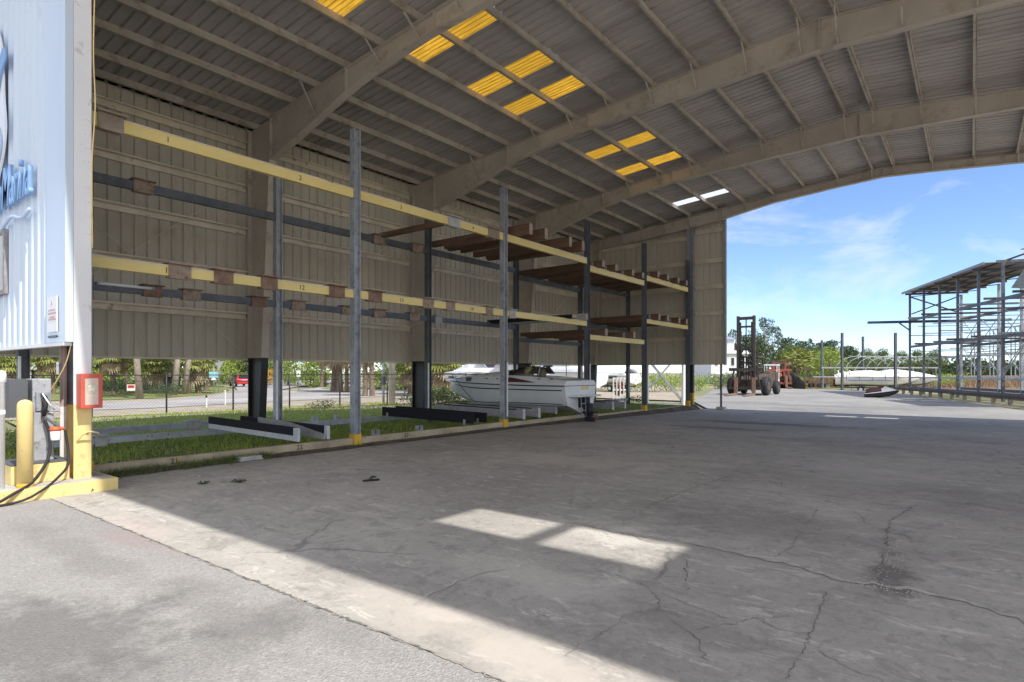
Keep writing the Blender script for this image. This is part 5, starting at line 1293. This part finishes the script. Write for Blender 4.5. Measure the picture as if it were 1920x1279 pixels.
GP='palms and trees beyond the road on the left'
# named individuals on the left
for kind,px,d,s,lab in (
 ('poletree',262,41.5,1.1,'pine with a pale straight trunk rising right beside the red notice on the fence'),
 ('poletree',326,48,1.15,'pine trunk standing just right of the second dark fence post past the corner column'),
 ('poletree',345,50,1.1,'pale slim pine trunk, left one of the pair behind the road bend'),
 ('poletree',354,51,1.0,'darker slim pine trunk, right one of the pair behind the road bend'),
 ('palmb',190,54,.9,'low palm with dead brown skirt just right of the white corner column'),
 ('palm',212,50,1.1,'palm with hanging straw coloured fronds, second from the white corner column'),
 ('palmb',237,57,.85,'taller palm with thick dead skirt left of the pine with the notice'),
 ('palmc',283,52,1.25,'bushy low palm between the pine with the notice and the dumpster'),
 ('palm',303,55,1.2,'palm with a bright crown directly above the dark dumpster'),
 ('palmb',318,60,.85,'palm with brown skirt half hidden by the second pine trunk'),
 ('palmc',372,52,1.3,'broad green palm left of the blue street sign'),
 ('palm',386,58,1.1,'palm crown just left of the yield sign'),
 ('palm',30,52,1.15,'palm at the far left above the white carport'),
 ('palmb',72,55,.9,'palm with yellowish fronds behind the fuel dispenser'),
 ('palm',98,50,1.1,'palm with brown fronds seen left of the dark column web'),
 ('palmc',5,47,1.3,'low palm at the very left edge behind the white pipe'),
 ('palmb',603,72,.95,'palm clump leader left of the first tall rack post across the road'),
 ('palm',626,57,1.5,'palm with grey trunk, first in the row left of the tall rack post'),
 ('palm',638,56,1.5,'palm with grey trunk, second in the row left of the tall rack post'),
 ('palmb',651,55,1.05,'palm with grey trunk, third in the row left of the tall rack post'),
 ('palm',662,54,1.5,'palm with trunk half hidden by the tall rack post'),
 ('palmb',684,46,1.0,'leaning palm right of the tall rack post, left stem of two'),
 ('palmb',697,46,1.02,'leaning palm right of the tall rack post, right stem of two'),
 ('palmc',828,40,1.35,'bright low palm with drooping brown skirt left of the cruiser bow'),
 ('palm',806,46,1.15,'palm behind the second row post left of the cruiser bow'),
 ('palmc',770,50,1.3,'yellow green palm just left of the second black column')):
    plant(kind,px,d,lab,'palm' if 'palm' in kind else 'tree',GP,s)
    
def line(kind,items,lab,cat,group):
    for i,(px,d,s) in enumerate(items): plant(kind,px,d,lab[i] if isinstance(lab,list) else lab,cat,group,s)
TL='tree in the leafy row closing the view beyond the road'
GT='broadleaf trees closing the view beyond the road'
line('oakd',[(-40,72,1),(110,72,1),(160,70,.95),(200,66,.9),(270,70,1),(345,66,.9),(450,105,1.1),(478,98,1.1),(430,115,1.1),(515,100,1)],'dark leafy tree in the merging row that closes the view beyond the road','tree','dark trees closing the view behind the fence')
line('thicket',[(60,68,1),(150,66,1),(225,64,.95),(300,68,1),(395,75,.9),(418,96,1.1),(540,85,.9),(575,80,.9),(610,78,.9),(720,66,.9),(760,62,.95),(800,58,.9),(850,55,.95),(890,60,.9),(930,66,1),(965,62,1),(1000,70,1),(1040,72,1),(1080,78,1)],'bright green bushy tree in the merging row behind the fence and boats','tree','bright green trees closing the view behind the fence')
line('bushd',[(185,46,.8),(215,47,.9),(238,49,.7),(300,46,.7),(315,45,.6),(460,92,1),(485,90,1),(505,88,1)],'dark low shrub in the line along the far side of the road','shrub','dark shrubs along the road')
plant('busho',497,70,'orange flowering shrub right of the black column across the road','shrub',None,1.4)
line('weedy',[(788,30,1.2),(800,33,1),(815,31,1.3),(850,32,1.2),(868,30,.9),(835,36,1.3)],'scraggly weed clump in the patch between the second row post and the cruiser bow','shrub','scraggly weeds near the cruiser bow')
plant('weedy',605,27.5,'rounded weed clump at the grass edge left of the first tall rack post','shrub',None,.75)
plant('weedy',1186,31.5,'leafy weed growing beside a rack post below the far end wall','shrub',None,.8)
plant('bushb',3,12.5,'bright green shrub at the left edge beside the fuel island','shrub',None,.35,z=.0)
line('bushb',[(1128,62,1.1),(1160,60,1.2),(1195,58,1.1),(1225,56,1.2),(1255,58,1.1),(1285,60,1.2),(1310,62,1.1)],'green hedge shrub in the row seen under the far end wall','hedge shrub','hedge shrubs under the far end wall')
line('bush',[(1345,66,1.1),(1362,70,1.2),(1378,74,1.2),(1395,78,1.3),(1415,82,1.2)],'dull green shrub in the hedge below the grey house','hedge shrub','hedge shrubs below the grey house')
# right background beyond the yard
GR='trees beyond the yard on the right'
plant('pine',1433,125,'open crowned grey green pine rising just right of the tall forklift mast','tree',GR,1.0)
plant('pine',1449,140,'open pine with the widest crown above the red forklift','tree',GR,.95)
plant('pine',1376,150,'sparse pine top showing just left of the forklift mast','tree',GR,.95)
plant('tall',1519,150,'lone small pine top standing clear above the palm thicket','tree',GR,.68)
line('oakd',[(1400,120,1.1),(1420,115,1.0),(1478,130,1.1),(1505,135,1.05),(1560,140,1.1),(1590,150,1.0),(1540,150,1.1)],'dark rounded tree in the row on the skyline beyond the yard','tree','dark trees on the skyline beyond the yard')
line('palmb',[(1478,100,.95),(1494,103,1.05),(1510,101,.95),(1526,102,1.0),(1499,90,.7),(1514,88,.65)],'tall brownish palm in the thicket right of the red forklift','palm','palms in the thicket beyond the red forklift')
line('oak',[(1470,108,.62),(1486,106,.7),(1502,108,.66),(1518,106,.62),(1534,108,.66),(1550,110,.6)],'olive green bushy tree between the palms in the thicket beyond the red forklift','tree','olive trees in the thicket beyond the red forklift')
plant('bright',1556,92,'bright lime green tree behind the first lone steel post','tree',GR,1.25)
plant('bright',1528,96,'smaller lime green tree left of the first lone steel post','tree',GR,.9)
line('bushd',[(1500,80,1.0),(1520,82,1.1),(1545,84,1.0),(1570,86,1.1),(1590,90,1.2),(1480,86,1.1)],'dark green shrub along the back of the dry reeds','shrub','dark shrubs behind the dry reeds')
line('bushb',[(1488,78,.9),(1476,82,.8),(1788,78,1.2),(1765,76,1.1),(1756,74,.9)],'yellow green shrub at the edge of the yard and marsh','shrub','yellow green shrubs at the yard edge')
line('oak',[(1600,190,1),(1625,200,1),(1655,210,1.05),(1690,220,1),(1720,230,1.1),(1750,240,1.1)],'distant green tree on the far bank behind the covered boats','tree','distant trees behind the covered boats')
for k,o in PROT.items():
    if k not in USED:
        for c in list(o.children): bpy.data.objects.remove(c)
        bpy.data.objects.remove(o)
# far bank across the marsh: one wooded mass
fw=clumps(16000,1,[( *at(px,330+60*random.random(),0).xy, 2.2+2.5*random.random()) for px in range(1560,2260,9)],[5.5+2.5*random.random() for _ in range(1560,2260,9)])
fw[:,2]=np.abs(fw[:,2]); o=obj_from('far_woods',leaf_mesh('far_woods',fw,1.9),M['leaf_dk'],None); tag(o,kind='stuff')
# dry reeds
rp=[]
for _ in range(5200):
    px=random.uniform(1500,1592); d=random.uniform(74,92); p=at(px,d,-.25); rp.append(p)
for _ in range(2200):
    px=random.uniform(1690,1960); d=random.uniform(70,130); p=at(px,d,-.27); rp.append(p)
def blades(name,pts,hmin,hmax,w,m,kind='stuff',lean=.35):
    P=np.array([tuple(p) for p in pts]); n=len(P); h=rng.uniform(hmin,hmax,n); a=rng.uniform(0,6.283,n); l=rng.normal(0,lean,(n,2))*h[:,None]
    d=np.stack([np.cos(a),np.sin(a),np.zeros(n)],1)*w*.5
    tip=P+np.concatenate([l,h[:,None]],1)
    v=np.stack([P-d,P+d,tip],1).reshape(-1,3); me=bpy.data.meshes.new(name); me.from_pydata(v.tolist(),[],[(3*i,3*i+1,3*i+2) for i in range(n)])
    return tag(obj_from(name,me,m,None),kind=kind)
blades('dry_reeds',rp,.4,1.5,.09,M['reed'])
# grass
gpts=[]
def scatter(n,x0,x1,y0,y1,z,dens=None):
    k=0
    while k<n:
        x=random.uniform(x0,x1); y=random.uniform(y0,y1)
        if math.sin(x*1.7+math.cos(y*1.1)*2)+math.sin(y*2.3+x*.6)<random.uniform(-2.2,.6): 
            k+=1
            if random.random()<.55: continue
        k+=1
        if (x>-12.5 and y<6.5 and random.random()<.85) or (x>-11.8 and y<13 and random.random()<.6): continue
        gpts.append((x,y,z))
scatter(30000,-26.2,-16.5,5.5,22,-.04); scatter(34000,-17,-11.25,3.0,20,-.035); scatter(6000,-17,-11.25,20,29,-.035)
blades('grass',gpts,.03,.12,.02,M['grassblade'])
# tufts along the slab edge and in cracks
tp=[]
def tuft(c,n,r):
    for _ in range(n): tp.append((c[0]+random.gauss(0,r),c[1]+random.gauss(0,r),c[2] if len(c)>2 else 0))
for k in range(420):
    y=random.uniform(3.1,6.3); tuft((-10.82+abs(random.gauss(0,.12))-.08,y,0),9,.03)
for k in range(60):
    y=random.uniform(6.3,13); tuft((-10.74,y,.0),4,.025)
blades('edge_weeds',tp,.03,.17,.012,M['weed'],lean=.5)
for i,(px,py,s,lab) in enumerate(((380,908,1,'small grey weed tuft growing from the slab, left of the two'),(449,905,1.3,'larger weed tuft growing from the slab, right of the two'),(165,923,1.0,'green weed tuft growing at the foot of the cream kerb'))):
    p=gp(px,py); t=empty('weed_tuft',lab,'weed',p); mb=MB()
    for k in range(30):
        a=random.random()*6.28; r=.02+.09*random.random()*s; h=.015+.05*random.random()*s; w=.004
        mb.add([(w*math.cos(a+1.57),w*math.sin(a+1.57),0),(-w*math.cos(a+1.57),-w*math.sin(a+1.57),0),(r*.6*math.cos(a)+w,r*.6*math.sin(a),h),(r*math.cos(a),r*math.sin(a),h*.55)],[(0,1,3,2)])
    mb.build('leaves',M['weed'] if i==2 else M['leaf_grey'],t)
p=gp(290,838); t=empty('tall_weed','thin tall weed stalks standing in front of the first ground rack beam','weed',(-11.3,along(290,-11.3),-.03))
mb=MB()
for k in range(9):
    a=random.random()*6.28; x,y=random.gauss(0,.12),random.gauss(0,.18); h=.3+.35*random.random(); mb.path([(x,y,0),(x+.05*math.cos(a),y+.05*math.sin(a),h)],[.005,.003],4)
    for q in range(5): z=h*(.4+.12*q); mb.add([(x,y,z),(x+.05*math.cos(a+q),y+.05*math.sin(a+q),z+.04),(x+.02*math.cos(a+q+1),y+.02*math.sin(a+q+1),z+.06)],[(0,1,2)])
mb.build('stalks',M['weed'],t)
# thin leaning stick by the second black column
# ================================================================ CAMERA, LIGHT
cam=bpy.data.cameras.new('camera'); co=bpy.data.objects.new('camera',cam); COL.objects.link(co); scene.camera=co
cam.sensor_width=36; cam.lens=FPX/1920*36; cam.shift_y=(HORIZ-639.5)/1920; cam.clip_end=3000; cam.clip_start=.05
co.location=(0,0,EYE); co.rotation_euler=(R(90),0,YAW)
SD=Vector((.770,-.078,1)).normalized()
sun=bpy.data.lights.new('sun','SUN'); so2=bpy.data.objects.new('sun',sun); COL.objects.link(so2)
sun.energy=2.5; sun.angle=R(.6); sun.color=(1,.965,.92); so2.rotation_euler=SD.to_track_quat('Z','Y').to_euler()
w=bpy.data.worlds.new('World'); scene.world=w; w.use_nodes=True; nt=w.node_tree; bg=nt.nodes['Background']
sk=nt.nodes.new('ShaderNodeTexSky'); sk.sky_type='NISHITA'; sk.sun_disc=False
sk.sun_elevation=math.asin(SD.z); sk.sun_rotation=math.atan2(SD.x,SD.y); sk.air_density=1.0; sk.dust_density=.15; sk.altitude=2500; sk.ozone_density=1.6
tc=nt.nodes.new('ShaderNodeTexCoord'); mp=nt.nodes.new('ShaderNodeMapping'); mp.inputs['Scale'].default_value=(1,1,2.6); nt.links.new(tc.outputs['Generated'],mp.inputs['Vector'])
n1=nt.nodes.new('ShaderNodeTexNoise'); n1.inputs['Scale'].default_value=5.5; n1.inputs['Detail'].default_value=8; n1.inputs['Roughness'].default_value=.62; n1.inputs['Distortion'].default_value=.5; nt.links.new(mp.outputs[0],n1.inputs['Vector'])
cr=ramp(nt,n1.outputs['Fac'],.49,.70)
tint=mix(nt,1.0,sk.outputs[0],(.85,.91,1.03),'MULTIPLY')
# broken cloud: thin wisps over the yard, dense unseen cloud added behind the camera as neutral fill light
dt=nt.nodes.new('ShaderNodeVectorMath'); dt.operation='DOT_PRODUCT'; nt.links.new(tc.outputs['Generated'],dt.inputs[0]); dt.inputs[1].default_value=(.61*.9,-.79*.9,.25)
n2=noise(nt,mp.outputs[0],2.2,7,.6,.4)
fill_cloud=mul(nt,ramp(nt,n2,.36,.56),ramp(nt,dt.outputs['Value'],-.05,.45))
mc=mix(nt,mul(nt,cr,.5),tint,(4.5,4.7,5.0))
mc=mix(nt,fill_cloud,mc,(7.6,7.4,7.1))
nt.links.new(mc,bg.inputs['Color']); bg.inputs['Strength'].default_value=0.11
vs=scene.view_settings; vs.view_transform='Standard'; vs.look='None'; vs.gamma=1; vs.exposure=1.05
try:
    scene.cycles.diffuse_bounces=6; scene.cycles.max_bounces=10; scene.cycles.transparent_max_bounces=16; scene.cycles.use_denoising=True; scene.cycles.sample_clamp_indirect=6
except Exception: pass
